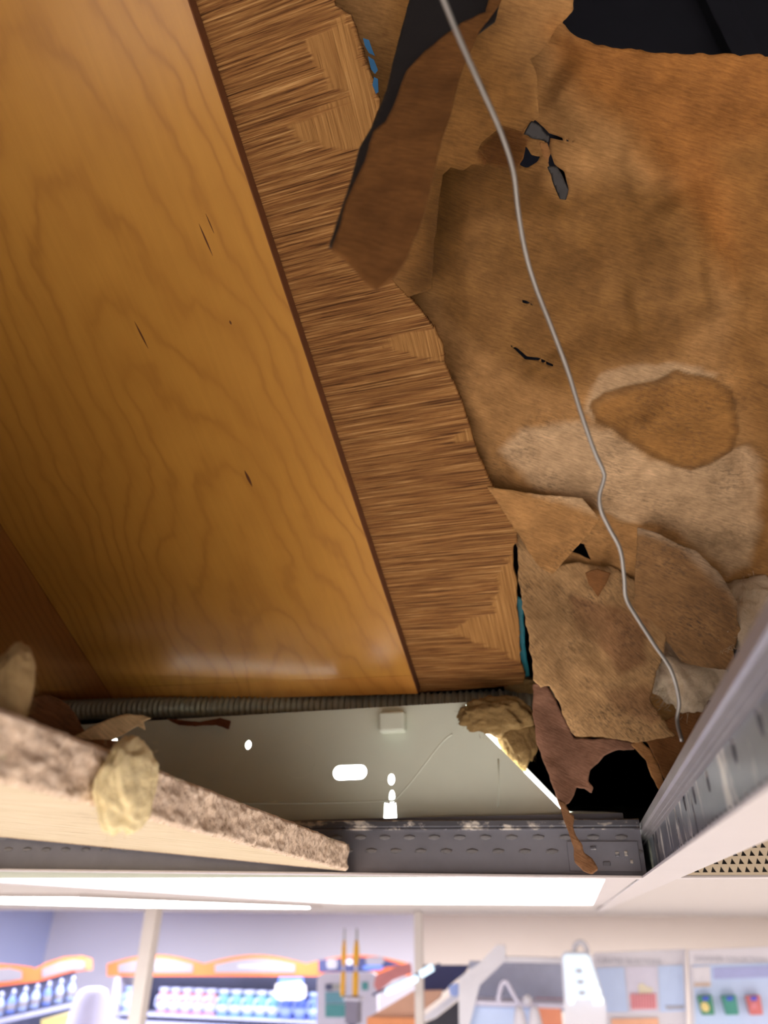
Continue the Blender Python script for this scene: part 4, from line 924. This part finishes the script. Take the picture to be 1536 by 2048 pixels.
# frosted booth
YB = 4.5
fb_ = root('frosted_booth', (at_y(1025, 2040, YB)[0], YB, FLOOR), 'frosted white booth with slanted left side and pale blue interior', 'booth')
fp('slanted_side', [(918, 1956), (960, 1925), (994, 1890), (1010, 1890), (1012, 1920), (960, 1970), (940, 2048), (942, 2200), (920, 2200)], YB, .03, P_ACR, fb_)
bb('top_rail', 1000, 1132, 1914, 1926, YB, .05, P_ACR, fb_); bb('rear_panel', 940, 1132, 1924, 2020, YB+.3, .02, plain('blue_grey_panel', (186, 192, 214), .6), fb_)
bb('shelf', 930, 1130, 2004, 2014, YB+.02, .25, P_PALE, fb_); bb('lower_panel', 932, 1068, 2014, 2150, YB+.05, .02, P_SKY, fb_); bb('orange_panel', 1070, 1128, 2012, 2150, YB+.04, .02, plain('orange_panel', (250, 160, 122), .6), fb_); bb('pink_stripe', 1070, 1126, 1996, 2002, YB+.28, .01, P_ROSE, fb_)
low('base', 925, 1130, YB+.08, .3, P_PALE, fb_, 2140)
hk = root('hook_tube', tuple(at_y(1020, 1990, YB-.05)), 'white bent tube hook on the frosted booth shelf', 'hook')
tube('bent_tube', smooth_path([at_y(x, y, YB-.05) for x, y in ((996, 2003), (1000, 1980), (1005, 1966), (1012, 1964), (1020, 1976), (1032, 1998), (1040, 2006))], 5), .011, P_PALE, hk, None, 10)
kb = at_y(1055, 2001, YB-.05); bm = bmesh.new(); bmesh.ops.create_uvsphere(bm, u_segments=14, v_segments=10, radius=.026); from_bm('round_knob', bm, P_WHITE, hk, Matrix.Translation(Vector(kb)), True)
for (px, lab) in ((1038, 'left white cone at the foot of the bent tube hook'), (1068, 'right white cone next to the orange panel')):
    p = at_y(px, 2012, YB-.12); q_ = at_y(px, 2060, YB-.12); cn = root('white_cone', tuple(q_), lab, 'cone', 'white cones in the booth'); Mx = Matrix.Translation((p[0], p[1], 0))
    lathe('cone', [(.038, q_[2]), (.036, q_[2]+.02), (.024, p[2]-.02), (.012, p[2])], P_WHITE, cn, Mx, 14); lathe('cone_rim', [(.040, q_[2]-.006), (.040, q_[2]+.006)], P_ACR, cn, Mx, 14)
# backlit panel
YL = 4.2
lb = root('light_box', (at_y(1165, 2040, YL)[0], YL, FLOOR), 'tapered glowing light box with two rows of bright lamps', 'light box')
fp('lit_front', [(1126, 1914), (1132, 1908), (1172, 1908), (1180, 1914), (1208, 2004), (1204, 2010), (1186, 2010), (1182, 1998), (1150, 1998), (1148, 2008), (1138, 2010), (1134, 2000)], YL, .04, M_GLOWP, lb)
fp('cabinet', [(1122, 1910), (1130, 1903), (1176, 1904), (1184, 1912), (1212, 2008), (1214, 2300), (1132, 2300), (1128, 2000)], YL+.04, .05, P_ACR, lb)
low('base', 1134, 1212, YL+.05, .3, P_PALE, lb, 2290)
tube('top_loop', smooth_path([at_y(x, y, YL+.05) for x, y in ((1148, 1906), (1150, 1892), (1160, 1884), (1170, 1890), (1176, 1906))], 5), .012, P_ACR, lb, None, 8)
for k in range(5):
    for s in (0, 1):
        px = (1139+k*1.4) if s == 0 else (1172+k*7); py = 1932+k*17
        p = at_y(px, py, YL-.022); bm = bmesh.new(); bmesh.ops.create_uvsphere(bm, u_segments=10, v_segments=8, radius=.012+.004*s); from_bm('lamp', bm, M_GLOW2, lb, Matrix.Translation(Vector(p)) @ Matrix.Diagonal((1, .4, 1, 1)), True)
for k in range(3): px, py = 1158+k*3, 1942+k*22; fp('switch_plate', [(px-6, py-3), (px+6, py-3), (px+6, py+3), (px-6, py+3)], YL-.022, .006, P_GREYT, lb)
# two poster displays
YP = 4.6
def text(name, s, px, py, hpx, Y, m, parent):
    cu = bpy.data.curves.new(name, 'FONT'); cu.body = s; cu.size = 1; cu.extrude = .01
    t = bpy.data.objects.new(name, cu); COL.objects.link(t); dg = bpy.context.evaluated_depsgraph_get(); me = bpy.data.meshes.new_from_object(t.evaluated_get(dg)); bpy.data.objects.remove(t); bpy.data.curves.remove(cu)
    p = at_y(px, py, Y); hh = at_y(px, py-hpx, Y)[2]-p[2]; k = hh/.70
    me.materials.clear(); me.materials.append(m); o = put(bpy.data.objects.new(name, me), parent, Matrix(((k, 0, 0, p[0]), (0, 0, -k*.2, Y), (0, k, 0, p[2]), (0, 0, 0, 1)))); return o
d1_ = root('poster_display', (at_y(1290, 2040, YP)[0], YP, FLOOR), 'white and sky blue poster display with a pink striped box picture', 'display')
fp('board', [(1186, 1906), (1370, 1898), (1378, 2250), (1200, 2250)], YP, .05, P_WHITE, d1_)
fp('blue_field', [(1192, 1936), (1248, 1934), (1256, 2024), (1210, 2024)], YP-.028, .006, P_SKY, d1_); fp('pale_field', [(1250, 1934), (1314, 1932), (1318, 2024), (1258, 2024)], YP-.028, .006, P_PALE, d1_); fp('blue_field', [(1316, 1932), (1366, 1930), (1370, 2022), (1320, 2024)], YP-.028, .006, P_SKY, d1_)
for k in range(9):
    x0 = 1262+k*5.6; fp('striped_box', [(x0, 1988), (x0+3.6, 1986), (x0+4.6, 2016), (x0+1.0, 2017)], YP-.036, .006, P_ROSE, d1_)
fp('box_ground', [(1259, 1990), (1312, 1988), (1314, 2018), (1263, 2020)], YP-.033, .003, plain('pale_rose', (238, 186, 192), .6), d1_)
fp('flower_print', [(1276, 1970), (1284, 1966), (1296, 1974), (1306, 1976), (1304, 1986), (1278, 1988)], YP-.033, .003, plain('pale_yellow', (228, 220, 196), .6), d1_)
fp('caption_bar', [(1330, 2012), (1368, 2010), (1368, 2018), (1334, 2019)], YP-.033, .003, P_GREYT, d1_); fp('orange_strip', [(1222, 2038), (1316, 2036), (1318, 2052), (1224, 2052)], YP-.033, .004, plain('pale_orange', (246, 186, 150), .6), d1_)
text('heading', 'CURATED SELECTIONS', 1192, 1926, 10, YP-.030, P_GREYT, d1_)
d2_ = root('poster_display', (at_y(1470, 2040, YP)[0], YP-.1, FLOOR), 'white poster display with three coloured sample pots at the far right', 'display')
Y2 = YP-.1
fp('board', [(1376, 1900), (1620, 1890), (1620, 2250), (1392, 2250)], Y2, .05, P_WHITE, d2_); fp('blue_field', [(1386, 1930), (1600, 1924), (1600, 2240), (1398, 2240)], Y2-.028, .006, P_SKY, d2_)
fp('photo_print', [(1384, 1934), (1420, 1932), (1422, 1974), (1388, 1975)], Y2-.034, .004, P_WHITE, d2_); fp('photo_base', [(1388, 1966), (1420, 1965), (1421, 1972), (1389, 1973)], Y2-.038, .003, plain('tan_print', (206, 184, 170), .6), d2_)
fp('lavender_strip', [(1426, 1936), (1600, 1930), (1600, 1952), (1428, 1958)], Y2-.034, .004, plain('lavender_strip', (170, 178, 226), .6), d2_)
text('heading', 'DESIGNER COLLECTION', 1390, 1922, 10, Y2-.030, P_GREYT, d2_)
for k, (m_, nm) in enumerate(((P_GREEN, 'green sample pot with round badge, leftmost of the three'), (plain('teal_pot', (70, 150, 136), .5), 'teal green sample pot, middle of the three'), (P_RED, 'red sample pot, rightmost of the three'))):
    x0 = 1396+k*48; p = at_y(x0+12, 2030, Y2-.07)
    sp_ = root('sample_pot', tuple(p), nm, 'sample pot', 'sample pots on the poster display')
    fp('pot', [(x0-2, 1992), (x0+26, 1990), (x0+32, 2028), (x0+8, 2029)], Y2-.06, .05, m_, sp_)
    fp('lid', [(x0+9, 1994), (x0+21, 1993), (x0+22, 2000), (x0+10, 2001)], Y2-.09, .01, P_BLUEB, sp_)
    if k == 0: c = Basis((0, Y2-.09, 0), (1, 0, 0), (0, 0, 1)); q_ = c.px(x0+14, 2014); plate('badge', [circ(q_, .02, 16)], .006, P_LYEL, sp_, c.mat())
    elif k == 2: fp('badge', [(x0+9, 2006), (x0+20, 2004), (x0+22, 2016), (x0+12, 2018)], Y2-.09, .006, P_ROSE, sp_)
